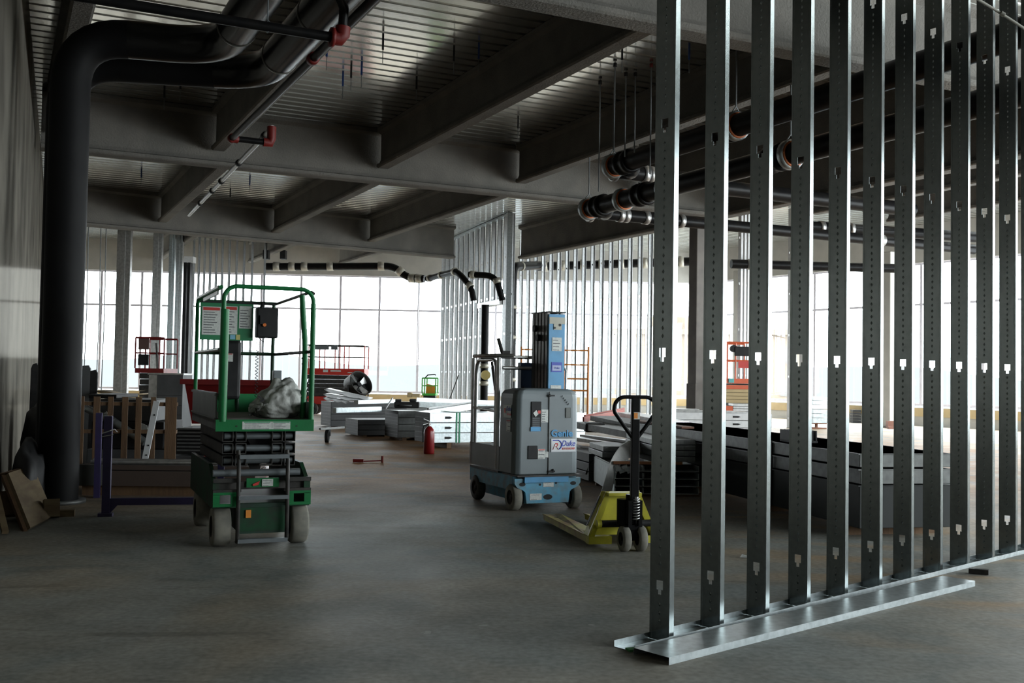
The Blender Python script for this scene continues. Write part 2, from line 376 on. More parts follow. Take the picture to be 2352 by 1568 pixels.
# ---- window walls: spandrels, window bays with panes
WIN = [0]
def facade(p0, p1, side, step, first=0.0, inset=0.15):
    p0 = Vector((*p0, 0)); p1 = Vector((*p1, 0)); d = (p1 - p0); Ln = d.length; d.normalize(); nrm = Vector((d.y, -d.x, 0))   # inward
    if nrm.y > 0 and abs(d.x) > .5: nrm = -nrm
    if abs(d.x) < .5 and nrm.x > 0: nrm = -nrm
    mb = MB()
    out = -nrm
    mb.prism([p0, p1, p1 + out * 0.3, p0 + out * 0.3], (0, 0, ZSILL - 0.06))
    q0, q1 = p0 + Vector((0, 0, ZHEAD)), p1 + Vector((0, 0, ZHEAD))
    mb.prism([q0, q1, q1 + out * 0.3, q0 + out * 0.3], (0, 0, ZD - ZHEAD + 0.1))
    struct(mb.build('wall_' + side, M_wallp))
    mb = MB(); mb.prism([p0 + nrm * 0.05 + Vector((0, 0, ZSILL - 0.34)), p1 + nrm * 0.05 + Vector((0, 0, ZSILL - 0.34)), p1 + Vector((0, 0, ZSILL - 0.34)), p0 + Vector((0, 0, ZSILL - 0.34))], (0, 0, 0.26))
    struct(mb.build('baseboard_' + side, M_tan))
    s = first
    edges = [0.0]
    while s < Ln - 0.2:
        if s > 0.2: edges.append(s)
        s += step
    edges.append(Ln)
    for i in range(len(edges) - 1):
        s0, s1 = edges[i], edges[i + 1]
        A = p0 + d * s0 + out * 0.1; B = p0 + d * s1 + out * 0.1; z = Vector((0, 0, 1)); mb = MB()
        fw = 0.05
        for q, s_ in ((A, 1), (B, -1)):
            q = q + d * s_ * .022; mb.prism([q + z * ZSILL - d * .02 - out * .03, q + z * ZSILL + d * .02 - out * .03, q + z * ZSILL + d * .02 + out * .03, q + z * ZSILL - d * .02 + out * .03], z * (ZHEAD - ZSILL))
        for zz in (ZSILL + .03, ZTRAN, ZHEAD - .03): mb.bar(A + d * .043 + z * zz, B - d * .043 + z * zz, 0.06, 0.09) if 0 else mb.prism([A + d * .043 + z * (zz - .035) - out * .03, B - d * .043 + z * (zz - .035) - out * .03, B - d * .043 + z * (zz - .035) + out * .03, A + d * .043 + z * (zz - .035) + out * .03], z * .07)
        WIN[0] += 1
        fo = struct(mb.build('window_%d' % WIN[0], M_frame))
        g = MB(); g.prism([A + z * (ZSILL + .03), B + z * (ZSILL + .03), B + z * (ZHEAD - .03), A + z * (ZHEAD - .03)], out * 0.012)
        g.build('pane', M_glass, fo)
# far facade: mullions every 1.52 m, one falls on x = -5.2 m
L0 = 22.1 / (34.5 / math.hypot(34.5, 2.18)); st = 1.52
facade(FACW[0], FACW[1], 'far', st, first=L0 % st)
facade(FACW[1], FACW[2], 'right', 2.1, first=1.7)
facade(FACW[2], FACW[3], 'east', 4.2, first=4.0)
facade((14.2, 4.0), (12.14, -2.0), 'front', 3.2, first=3.1)
mb = MB(); mb.prism([(12.14, -2.0, 0), (9.4, -10.0, 0), (9.7, -10.0, 0), (12.44, -2.0, 0)], (0, 0, ZD)); struct(mb.build('wall_south', M_darkc))

# ---- sprayed steel beams
def ibeam(p, q, zb, zt, fl, name, label, web=0.10, ft=0.075, group=None):
    p = Vector(p); q = Vector(q); p.z = q.z = 0; d = (q - p).normalized(); n = Vector((-d.y, d.x, 0))
    t = thing(name, label, 'beam', group=group)
    def ex(pts): m_ = MB(); m_.prism([p + n * x + Vector((0, 0, z)) for x, z in pts], q - p); return m_
    ex([(-fl / 2, zb + .02), (-fl / 2 + .03, zb), (fl / 2 - .03, zb), (fl / 2, zb + .02), (fl / 2, zb + ft), (web / 2 + .03, zb + ft + .03), (-web / 2 - .03, zb + ft + .03), (-fl / 2, zb + ft)]).build('bottom_flange', M_fire, t)
    ex([(web / 2 + .03, zb + ft + .03), (web / 2, zb + ft + .1), (web / 2, zt - ft - .05), (-web / 2, zt - ft - .05), (-web / 2, zb + ft + .1), (-web / 2 - .03, zb + ft + .03)]).build('web', M_fire, t)
    ex([(web / 2, zt - ft - .05), (fl / 2, zt - ft), (fl / 2, zt), (-fl / 2, zt), (-fl / 2, zt - ft), (-web / 2, zt - ft - .05)]).build('top_flange', M_fire, t)
    return t
def uv(a, b): v = ab(a, b); return (v.x, v.y)
def cl(p, d, lo, hi):
    iv = clip_seg(p, d); return max(lo, iv[0] + .05), min(hi, iv[1] - .05)
def girder_b(bv, label, lo=-9.8, hi=60):
    lo, hi = cl(ab(0, bv), AX, lo, hi); ibeam(ab(lo, bv), ab(hi, bv), ZB, ZD - .003, 0.36, 'steel_girder', label)
girder_b(9.82, 'sprayed steel girder nearest the camera, passing over the tops of the near studs', lo=3.35, hi=16.2)
girder_b(20.55, 'sprayed steel girder across the middle of the ceiling behind the red sprinkler elbows', lo=0.55, hi=15.55)
g2a = Vector((-15.0, 26.6, 0)); g2b = Vector((-2.05, 35.27, 0))
ibeam(Vector((-12.2, 28.45, 0)), g2b, ZB, ZD - .003, 0.36, 'steel_girder', 'sprayed steel girder nearest the far windows, ending at the tall partition studs')
LG = (Vector((0.3, 35.0, 0)), Vector((9.75, 16.1, 0)))
ibeam(LG[0], LG[1], ZB, ZD - .003, 0.34, 'steel_girder', 'deep sprayed girder running over the far stud partition toward the right columns')
names1 = ['sprayed joist of the near bay passing over the black riser pipe', 'sprayed joist in the near bay hidden mostly behind the sprinkler branch pipe', 'wide sprayed joist crossing the brightest part of the deck', 'sprayed joist in the near bay above the hanging pipe rods', 'sprayed joist in the near bay passing behind the first near studs']
for a_, nm in zip((0.75, 3.64, 6.95, 10.12, 13.2), names1):
    ibeam(ab(a_, 10.03), ab(a_, 20.34), ZS, ZD - .003, 0.27, 'steel_joist', nm)
names2 = ['sprayed joist of the middle bay beside the thin sprinkler pipe', 'sprayed joist of the middle bay above the green lift basket', 'sprayed joist of the middle bay nearest the tall partition studs']
for a_, nm, b1 in zip((4.05, 7.38, 10.55), names2, (31.0, 31.45, 31.87)):
    ibeam(ab(a_, 20.76), ab(a_, b1), ZS, ZD - .003, 0.27, 'steel_joist', nm)
for a_, b0, b1, nm in ((5.4, 31.68, 44.5, 'pale joist by the far windows, above the grey stud columns'), (8.6, 32.12, 42.5, 'pale joist by the far windows, above the far pipe line'), (11.8, 32.55, 39.5, 'pale joist by the far windows, left of the partition')):
    iv = clip_seg(ab(a_, 0), BX); ibeam(ab(a_, b0), ab(a_, min(b1, iv[1] - .1)), ZS, ZD - .003, 0.22, 'steel_joist', nm)
# right-hand bays beyond the deep girder (seen between the studs)
for a_, b0, b1, nm in ((18.4, 10.1, 20.3, 'sprayed joist over the right bay, nearer the deep girder'), (21.0, 10.1, 20.3, 'sprayed joist over the right bay, nearer the right windows')):
    iv = clip_seg(ab(a_, 0), BX); ibeam(ab(a_, max(b0, iv[0] + .1)), ab(a_, min(b1, iv[1] - .1)), ZS, ZD - .003, 0.27, 'steel_joist', nm)

# columns
def column(u, v, wd, label, m, rz=PSI, top=ZB, lap=True):
    t = thing('steel_column', label, 'column', (u, v, 0), rz)
    mb = MB(); mb.box2((-wd / 2, -wd / 2, 0.03), (wd / 2, wd / 2, top), bev=0.02); mb.build('shaft', m, t)
    mb = MB(); mb.box2((-wd * .7, -wd * .7, 0), (wd * .7, wd * .7, 0.03)); mb.build('base_plate', M_dsteel, t)
    if lap:
        mb = MB(); mb.box2((-wd / 2 - .02, -wd / 2 - .02, 0.03), (wd / 2 + .02, wd / 2 + .02, 1.25), bev=0.01); mb.build('lower_sleeve', m, t)
    return t
column(4.62, 26.0, 0.34, 'dark square steel column between the first and second near studs', M_col)
column(8.2, 37.6, 0.36, 'pale column at the far windows behind the orange lift', M_wallp, lap=False)
column(11.4, 31.5, 0.30, 'pale column at the right windows behind the rightmost near studs', M_wallp, lap=False)

# =====================================================================
# OUTSIDE
# =====================================================================
M_land = mat('hazy_fields', (0.068, 0.072, 0.074), 1.0, scale=0.012, color2=(0.061, 0.067, 0.070), spec=0)
M_hill = mat('hazy_hills', (0.078, 0.081, 0.082), 1.0, scale=0.01, color2=(0.076, 0.079, 0.081), spec=0)
mb = MB(); mb.box2((-1500, 46, -26), (1500, 1800, -25)); tag(mb.build('field', M_land), 'hazy pale ground far below the windows', 'ground', kind='stuff')
mb = MB(); n = 60; vs = []; fs = []
for i in range(n + 1):
    x = -1400 + 2800 * i / n; hgt = -25 + 44 + 9 * math.sin(i * .37) + 6 * math.sin(i * .9 + 1)
    for (yy, zz) in ((1250, -25), (1400, hgt * .65), (1500, hgt), (1790, -25)): vs.append((x, yy, zz))
for i in range(n):
    for k in range(3): fs.append((i * 4 + k, i * 4 + k + 1, i * 4 + 5 + k, i * 4 + 4 + k))
mb.add(vs, fs, 0, True); tag(mb.build('hill_ridge', M_hill), 'low hazy ridge on the horizon beyond the windows', 'hills')
# tan building outside, behind the partition studs
t = thing('apartment_building', 'tan masonry building outside, seen between the far studs', 'building', (9.5, 96, -25), R(-14))
mb = MB(); mb.box2((0, 0, 0), (17, 12, 30.4)); mb.build('wall', M_bldg, t)
mb = MB(); mb.box2((-.4, -.4, 30.4), (17.4, 12.4, 30.9)); mb.box2((3, 1, 30.9), (8, 5, 32.2)); mb.build('roof', M_bldg, t)
for zz in (22.3, 25.0, 27.9):
    for k in range(6):
        mb = MB(); mb.box2((1.2 + k * 2.7, -.06, zz), (2.4 + k * 2.7, 0.02, zz + 1.5)); mb.build('window', M_bldw, t)
# =====================================================================
# STEEL STUDS
# =====================================================================
def stud_mesh(wd, fl, hgt, zs, emb=False, lip=0.008, hole=(0.042, 0.048, 0.02, 0.024), part=None):
    # channel: web in the local X=0 plane (width along +Y), flanges toward +X
    mb = MB(); hw, hh, nw, nh = hole; c = wd / 2
    cuts = sorted(zs); z = 0.0; vs = []
    def q(y0, y1, z0, z1): mb.add([(0, y0, z0), (0, y1, z0), (0, y1, z1), (0, y0, z1)], [(0, 1, 2, 3)])
    for zc in (cuts if part in (None, 'web') else []):
        q(0, wd, z, zc - nh - hh / 2 + .0)
        q(0, c - nw / 2, zc - nh - hh / 2, zc - hh / 2); q(c + nw / 2, wd, zc - nh - hh / 2, zc - hh / 2)
        q(0, c - hw / 2, zc - hh / 2, zc + hh / 2); q(c + hw / 2, wd, zc - hh / 2, zc + hh / 2)
        z = zc + hh / 2
    if part in (None, 'web'): q(0, wd, z, hgt)
    for y in {None: (0, wd), 'web': (), 'flange0': (0,), 'flange1': (wd,)}[part]:
        mb.add([(0, y, 0), (fl, y, 0), (fl, y, hgt), (0, y, hgt)], [(0, 1, 2, 3)])
        yi = y + (lip if y == 0 else -lip)
        mb.add([(fl, y, 0), (fl, yi, 0), (fl, yi, hgt), (fl, y, hgt)], [(0, 1, 2, 3)])
    if emb:
        z = 0.1; r = 0.010
        while z < hgt - .1:
            if all(abs(z - zc) > 0.075 for zc in cuts):
                mb.add([(0, c - r, z), (0, c, z - r * 1.5), (0, c + r, z), (0, c, z + r * 1.5), (-0.007, c, z)], [(0, 4, 1), (1, 4, 2), (2, 4, 3), (3, 4, 0)])
            z += 0.042
        for y in (0.012, wd - 0.012):
            mb.add([(0, y - .003, 0), (-.002, y, 0), (0, y + .003, 0), (0, y - .003, hgt), (-.002, y, hgt), (0, y + .003, hgt)], [(0, 1, 4, 3), (1, 2, 5, 4)])
    return mb
KN = [0.283, 1.484, 2.685, 3.886, 5.087]
DW = Vector((0.737, 0.676, 0)).normalized(); NW = Vector((0.676, -0.737, 0)).normalized()
p0 = Vector((0.828, 5.386, 0)); SP = 0.431
# local +Y of the stud runs from its near edge to its far edge = -NW, local +X = DW
def place_matrix(o, p, x, y):
    m = Matrix((x, y, Vector((0, 0, 1)))).transposed().to_4x4(); m.translation = p; o.matrix_world = m
rz_w = math.atan2(DW.y, DW.x)     # local x -> DW, local y -> perpendicular left = -NW
mw = stud_mesh(0.13, 0.036, ZD - 0.02, KN, emb=True, part='web'); base = mw.build('metal_stud', M_stud)
base.modifiers.new('gauge', 'SOLIDIFY').thickness = 0.0012
for yy in (0, 1):
    fo = stud_mesh(0.13, 0.036, ZD - 0.02, KN, part='flange%d' % yy).build('flange', M_stud, base); fo.modifiers.new('gauge', 'SOLIDIFY').thickness = 0.0012
tag(base, 'galvanised steel stud at the free end of the near partition', 'stud', 'galvanised studs of the near partition')
base.location = p0 + Vector((0, 0, 0.004)); base.rotation_euler = (0, 0, rz_w)
for i in range(1, 12):
    o = copy_tree(base); o.location = p0 + DW * SP * i + Vector((0, 0, 0.004))
    o.rotation_euler = (0, 0, rz_w + (R(-3.5) if i == 9 else R(random.uniform(-.6, .6))))
    o['label'] = 'galvanised steel stud, %s one counted from the free end of the near partition' % ORD[i]
# floor track under them
def track(p, q, wd, h, name, label, inv=False, m=None, z0=0.0, group=None):
    p, q = Vector(p), Vector(q); d = (q - p).normalized(); n = Vector((-d.y, d.x, 0)); mb = MB()
    if inv: pr = [(0, 0), (0, h), (wd, h), (wd, 0)]
    else: pr = [(0, h), (0, 0), (wd, 0), (wd, h)]
    mb.strip(pr, p + Vector((0, 0, z0)), n, q - p)
    o = mb.build(name, m or M_galv); o.modifiers.new('gauge', 'SOLIDIFY').thickness = 0.0015
    return tag(o, label, 'track', group)
track(p0 + NW * .004 - DW * 0.27, p0 + NW * .004 + DW * 5.3, 0.138, 0.032, 'floor_track', 'galvanised floor track fixed under the near partition studs', z0=0.002)
track((0.766, 4.98, 0), (3.12, 7.03, 0), 0.225, 0.036, 'loose_track', 'loose upturned galvanised track lying in front of the near studs', inv=True, z0=0.001)
# top track
track(p0 + NW * .004 - DW * 0.27 + Vector((0, 0, ZD - .045)), p0 + NW * .004 + DW * 5.3 + Vector((0, 0, ZD - .045)), 0.138, 0.040, 'top_track', 'galvanised top track of the near partition at the deck', inv=True)
mb = MB(); c_ = gr(2248, 1318); mb.box(c_ + Vector((0, 0, .02)), (0.13, 0.045, 0.035), rotz(R(-28))); tag(mb.build('steel_offcut', M_dsteel), 'short dark steel offcut beside the end of the loose track', 'offcut')
mb = MB(); c_ = gr(1462, 1493); mb.box(c_ + Vector((0, 0, .006)), (0.10, 0.05, 0.010), rotz(R(20))); tag(mb.build('paper_scrap', mat('green_paper', (.05, .20, .06), .8)), 'green scrap at the left end of the floor track', 'scrap')
mb = MB(); c_ = gr(1709, 1281); mb.prism([c_ + Vector((-.03, 0, .002)), c_ + Vector((.02, -.02, .002)), c_ + Vector((.035, .012, .012)), c_ + Vector((-.01, .03, .02))], (0, 0, .004)); tag(mb.build('paper_scrap', M_label), 'small white paper scrap on the floor behind the second and third studs', 'scrap')
# slack rope at upper right
pts = [at(2225, -14, 4.6), at(2250, 1, 4.62), at(2285, 22, 4.68), at(2320, 44, 4.7), at(2362, 72, 4.75)]
mb = MB(); mb.tube(pts, 0.006, 8); mb.tube([at(2299, 30, 4.68), at(2307, 35, 4.68)], 0.011, 8); tag(mb.build('slack_rope', M_rope), 'pale slack rope hanging in front of the last near studs, near the deck', 'rope')

# ---- far partitions (children-free studs, simple meshes)
def far_row(pts_zs, wd, fl, label_fn, group, z1=None, ang=None, name='metal_stud', m=None, zc=None, th=0.003):
    first = None
    for i, (p, z0, zt) in enumerate(pts_zs):
        h = zt - z0
        key = round(h, 2)
        if first is None or key not in first:
            o = stud_mesh(wd, fl, h, [z for z in [k - z0 for k in KN] if .1 < z < h - .1], hole=(.04, .05, .02, .02)).build(name, m or M_galv)
            o.modifiers.new('gauge', 'SOLIDIFY').thickness = th
            first = first or {}; first[key] = o
        else:
            o = first[key].copy(); col.objects.link(o)
        o.location = (p[0], p[1], z0); o.rotation_euler = (0, 0, ang + R(random.uniform(-4, 4)))
        tag(o, label_fn(i), 'stud', group)
def lerp(p, q, t): return (p[0] + (q[0] - p[0]) * t, p[1] + (q[1] - p[1]) * t)
# partition P1: ends at the left of the deep girder
A1, B1 = (-2.72, 39.6), (-0.12, 32.0)
N1 = 14; pz = []
for i in range(N1):
    p = lerp(A1, B1, i / (N1 - 1)); z0 = 0.0
    if i in (9, 10, 11): z0 = 3.75
    pz.append((p, z0, ZD - .01))
ang1 = math.atan2(B1[1] - A1[1], B1[0] - A1[0])
far_row(pz, 0.15, 0.045, lambda i: 'tall galvanised stud, %s counting from the corner post toward the far windows' % ORD[N1 - 1 - i], 'tall studs of the partition left of the blue lift', ang=ang1, m=M_galvl)
mb = MB(); pa, pb = lerp(A1, B1, 8.1 / 13), lerp(A1, B1, 12 / 13)
mb.bar((pa[0], pa[1], 3.68), (pb[0], pb[1], 3.68), 0.18, 0.16); tag(mb.build('opening_header', M_white), 'bright steel header over the opening between the tall partition studs', 'header')
mb = MB(); mb.bar((B1[0] + .0, B1[1] - .1, 0), (B1[0] + .0, B1[1] - .1, ZD - .02), 0.15, 0.15); tag(mb.build('corner_post', M_galv), 'wide galvanised corner post where the tall partition ends', 'post')
mb = MB(); mb.bar((A1[0], A1[1], ZD - .04), (B1[0], B1[1], ZD - .04), 0.16, 0.05); tag(mb.build('top_track', M_galv), 'galvanised top track of the tall partition left of the blue lift', 'track')
# partition P2: right of the blue lift
A2, B2 = (0.22, 38.4), (4.35, 31.2); N2 = 17
ang2 = math.atan2(B2[1] - A2[1], B2[0] - A2[0])
pz = [(lerp(A2, B2, i / (N2 - 1)), 0.0, ZD - .01) for i in range(N2)]
far_row(pz, 0.15, 0.045, lambda i: 'galvanised stud behind the blue lift mast, %s counting from the black rising pipe' % ORD[i], 'studs of the far partition behind the blue lift mast', ang=ang2, m=M_galvl)
mb = MB(); mb.bar((A2[0], A2[1], .03), (B2[0], B2[1], .03), 0.17, 0.06); tag(mb.build('floor_track', M_galv), 'galvanised floor track of the far partition behind the blue lift', 'track')
# double studs visible behind the near studs, farther right
pz = [((5.95 + .16 * k, 27.2 + .3 * k), 0.0, ZD - .01) for k in range(3)] + [((8.05 + .22 * k, 30.2 - .5 * k), 0, ZD - .01) for k in range(2)] + [((9.9, 29.2), 0, ZD - .01), ((10.75, 28.1), 0, ZD - .01)]
DS = ['left stud of the bright trio between the third and fourth near studs', 'middle stud of the bright trio between the third and fourth near studs', 'right stud of the bright trio between the third and fourth near studs', 'pale stud standing between the fifth and sixth near studs', 'pale stud standing behind the sixth near stud', 'pale stud standing behind the seventh near stud', 'pale stud standing behind the eighth near stud']
far_row(pz, 0.15, 0.05, lambda i: DS[i], 'loose standing studs behind the near partition', ang=R(20), m=M_white)
# thin far row at left behind the green lift basket
XS = [437, 449, 462, 475, 489, 503, 519, 536, 553, 572, 601]
pz = [((at(x, 800, 36.0).x, 36.0), 0.0, ZD - .25) for x in XS]
far_row(pz, 0.10, 0.035, lambda i: 'thin galvanised stud behind the green lift, %s counting from the dark vertical duct' % ORD[i], 'thin studs behind the green lift basket', ang=R(-12), m=M_galvl)
mb = MB(); mb.bar((pz[0][0][0] - .5, 36.05, ZD - .22), (pz[-1][0][0] + .3, 36.05, ZD - .22), .12, .06); tag(mb.build('top_track', M_galv), 'galvanised top track over the thin studs behind the green lift', 'track')
# built-up grey stud columns at left
def box_post(px0, px1, v, zt, label, m, dep=0.2, ang=0.0):
    a, b_ = at(px0, 800, v), at(px1, 800, v); wd = b_.x - a.x; mb = MB()
    mb.box2((0, 0, 0), (wd * .62, dep, zt), bev=.006); mb.box2((wd * .64, .02, 0), (wd, dep * .9, zt), bev=.006)
    o = mb.build('built_up_stud_post', m, loc=(a.x, v, 0), rot=ang); return tag(o, label, 'post')
box_post(262, 293, 31.0, ZD - .02, 'wide pale built-up stud post left of the small red lift', M_alu)
box_post(345, 365, 32.5, ZD - .02, 'narrower pale built-up stud post behind the small red lift', M_alu)
box_post(382, 395, 33.5, ZD - .02, 'left post of the pair beside the dark vertical duct', M_galv)
box_post(397, 413, 34.0, ZD - .02, 'right post of the pair beside the dark vertical duct', M_alu)
mb = MB(); a, b_ = at(415, 800, 35.0), at(423, 800, 35.0); mb.box2((a.x, 35, 0), (b_.x, 35.25, 5.0)); a, b_ = at(426, 800, 35.0), at(432, 800, 35.0); mb.box2((a.x, 35, 0), (b_.x, 35.25, 5.0)); mb.box2((at(414, 0, 35).x, 34.98, 5.0), (b_.x + .1, 35.3, 5.2), 1)
tag(mb.build('vertical_duct', [M_blackm, M_white]), 'tall dark split duct left of the green lift basket', 'duct')
# threaded hanging rods in the left window
for k, x in enumerate((197, 226, 238)):
    p = at(x, 700, 29.6); mb = MB(); mb.tube([(p.x, 29.6, .3), (p.x + .03, 29.6, 3), (p.x, 29.6, ZD)], 0.016, 6)
    tag(mb.build('hanging_wire', M_hang), ['thin wire hanging next to the black riser pipe', 'wire of the close pair before the window, the one nearer the riser', 'wire of the close pair before the window, the one nearer the pale post'][k], 'wire')
# leaning thin bar by tall partition
mb = MB(); ra, rb = at(1036, 908, 30), at(1053, 862, 31); rc = ra + (ra - rb) * ((ra.z - .02) / (rb.z - ra.z)); mb.tube([rc, rb], 0.02, 6); tag(mb.build('thin_rod', M_dsteel), 'thin dark rod leaning against the tall partition studs', 'rod')

# ---- hangers: short coloured inserts on the deck
HG = [(751, 105, 'b'), (831, 148, 'b'), (807, 155, 'k'), (788, 175, 'b'), (880, 88, 'k'), (957, 182, 'k'), (1043, 115, 'k'), (1100, 110, 'b'), (1190, 275, 'k'), (1429, 112, 'k'), (1583, 112, 'b'), (574, 410, 'b'), (529, 438, 'k'), (325, 392, 'b'), (415, 182, 'k'), (378, 203, 'k')]
HL = ['below the first red elbow', 'right of the three close inserts', 'black one of the three close inserts', 'lowest of the three close inserts', 'in the brightest deck ribs', 'beside the wide joist shadow', 'high in the bright deck left of the wide joist', 'blue, high in the bright deck left of the wide joist', 'in the deck under the near joist at centre', 'above the hanging pipe rods', 'between the first and second near studs', 'in the middle bay right of the sprinkler pipe', 'in the middle bay beside the sprinkler pipe', 'in the middle bay near the riser pipe', 'in the near bay under the big pipe elbow', 'in the near bay left under the big pipe elbow']
for (x, y, c), lb in zip(HG, HL):
    p = gr(x, y, ZD - .05); mb = MB(); mb.box2((p.x - .014, p.y - .014, ZD - .22), (p.x + .014, p.y + .014, ZD + .005)); mb.tube([(p.x, p.y, ZD - .42), (p.x, p.y, ZD - .2)], .006, 6, 1)
    tag(mb.build('deck_insert', [M_blueins if c == 'b' else M_blackm, M_hang]), ('blue' if c == 'b' else 'black') + ' deck hanger insert ' + lb, 'hanger', 'hanger inserts in the deck')

# =====================================================================
# PIPES
# =====================================================================
def pipe_run(pts, r, mtl, name, label, bends=0.3, seg=20, bands=(), bandm=None, cat='pipe', ring_w=0.10, ring_r=1.18, couplings=(), group=None):
    pts = [Vector(p) for p in pts]; path = [pts[0]]
    for i in range(1, len(pts) - 1):
        a, b, c = pts[i - 1], pts[i], pts[i + 1]; d1 = (b - a).normalized(); d2 = (c - b).normalized()
        k = min(bends, (b - a).length * .48, (c - b).length * .48)
        s, e = b - d1 * k, b + d2 * k
        for j in range(9):
            t = j / 8; path.append(s * (1 - t) ** 2 + b * 2 * t * (1 - t) + e * t * t)
    path.append(pts[-1]); mb = MB(); mb.tube(path, r, seg); o = mb.build(name, mtl); tag(o, label, cat, group)
    for (i, t, m, kind) in bands:
        p = pts[i].lerp(pts[i + 1], t); d = (pts[i + 1] - pts[i]).normalized(); mb = MB()
        if kind == 'flange':
            mb.lathe([(r, -ring_w / 2), (r * ring_r, -ring_w / 2), (r * ring_r, -ring_w * .2), (r * 1.06, -ring_w * .15), (r * 1.06, ring_w * .15), (r * ring_r, ring_w * .2), (r * ring_r, ring_w / 2), (r, ring_w / 2)], p, d, seg)
            bo = mb.build('coupling', m, o)
        else:
            mb.lathe([(r, -ring_w / 2), (r * ring_r, -ring_w / 2), (r * ring_r, ring_w / 2), (r, ring_w / 2)], p, d, seg)
            bo = mb.build('pipe_band', m, o)
    return o
# big black pipes at upper left
M_bigpipe = mat('gloss_black_jacket', (0.006, 0.006, 0.006), 0.25, 0.0, scale=3, color2=(0.009, 0.009, 0.009), spec=0.28)
M_seam = mat('jacket_seam', (0.10, 0.095, 0.08), 0.4, 0.5)
def big(u0, v0, x1, z, lab, nb):
    q = Vector((x1, v0 + .35, z)); end = q - BX * 9
    pts = [Vector((u0, v0, 0.03)), Vector((u0, v0, z)), q, end]
    o = pipe_run(pts, 0.195, M_bigpipe, 'insulated_pipe', lab, bends=0.55, seg=32, bands=[(2, .085, M_seam, 'r'), (2, .25, M_seam, 'r'), (2, .42, M_seam, 'r')], ring_w=.035, ring_r=1.03)
    o.data.materials.append(M_matt)
    for p in o.data.polygons:
        if p.center.x < x1 - .75: p.material_index = 1
    return o
M_matt = mat('matt_black_jacket', (0.0055, 0.0055, 0.006), 0.6, scale=3, color2=(0.008, 0.008, 0.008), spec=0.12)
big(-4.57, 10.62, -3.12, 4.78, 'large black riser pipe with elbow and overhead run, nearer of two by the wall', 0)
big(-5.02, 11.55, -2.90, 4.78, 'large black pipe half hidden behind the nearer riser and elbow', 1)
# black sprinkler main across the top left
e1 = at(778, 88, 9.0); w1 = e1 - AX * 2.2
mainp = pipe_run([w1, e1], 0.042, M_black, 'sprinkler_main', 'black sprinkler pipe crossing in front of the large overhead pipes', seg=14)
mb = MB(); mb.tube([e1 + Vector((0.03, 0, 0)) , e1 + Vector((0.04, 0, .27)), e1 + Vector((0.04, -.9, .27))], 0.042, 14); mb.build('riser', M_black, mainp)
mb = MB(); mb.tube([e1 - AX * .06, e1 + AX * .01, e1 + Vector((.03, 0, .03)), e1 + Vector((.035, 0, .10))], 0.066, 14); mb.lathe([(.05, -.015), (.085, -.015), (.085, .015), (.05, .015)], e1 - AX * .06, AX, 14); mb.build('elbow', M_redpipe, mainp)
mb = MB(); p_ = e1 - AX * .62; mb.tube([p_ + Vector((0, 0, -.05)), p_ + Vector((0, 0, .33))], 0.006, 6); mb.tube([p_ + Vector((-.05, 0, 0)), p_ + Vector((0, 0, -.05)), p_ + Vector((.05, 0, 0)), p_ + Vector((0, 0, .06))], .007, 6); mb.build('hanger', M_gsteel, mainp)
# branch pipe with red couplings running away from the camera
f1 = at(533, 318, 14.0); f0 = f1 - BX * 6.5
o = pipe_run([f0, f1], 0.042, M_black, 'sprinkler_branch', 'sprinkler pipe running away under the ceiling to the red elbows', seg=14)
for t_ in (0, 4.05):
    mb = MB(); q = f1 - BX * t_; mb.lathe([(.04, -.05), (.06, -.05), (.062, 0), (.06, .05), (.04, .05)], q, BX, 14); mb.build('coupling', M_redpipe, o)
f2 = f1 + AX * 0.50; mb = MB(); mb.tube([f1, f2], .042, 14); mb.build('cross_pipe', M_black, o)
mb = MB(); mb.tube([f2 - AX * .08, f2 + AX * .02, f2 + Vector((.03, 0, .05)), f2 + Vector((.03, 0, .22))], .062, 14); mb.build('elbow', M_redpipe, o)
mb = MB(); mb.tube([f1 - BX * .02, f1 + AX * .07], .06, 14); mb.build('tee', M_redpipe, o)
g0 = f2 + Vector((.03, 0.05, .22)); g1 = at(434, 494, 23.0); g1.z = g0.z; 
gl = gr(434, 494, g0.z)
o = pipe_run([g0, gl], 0.036, M_alu, 'sprinkler_branch', 'thin bright sprinkler pipe beyond the red elbows ending in the middle bay', seg=12)
dd = (gl - g0)
for t_ in (.06, .3, .5, .62, .8):
    mb = MB(); mb.lathe([(.035, -.05), (.055, -.05), (.055, .05), (.035, .05)], g0 + dd * t_, dd, 12); mb.build('coupling', M_blackm, o)
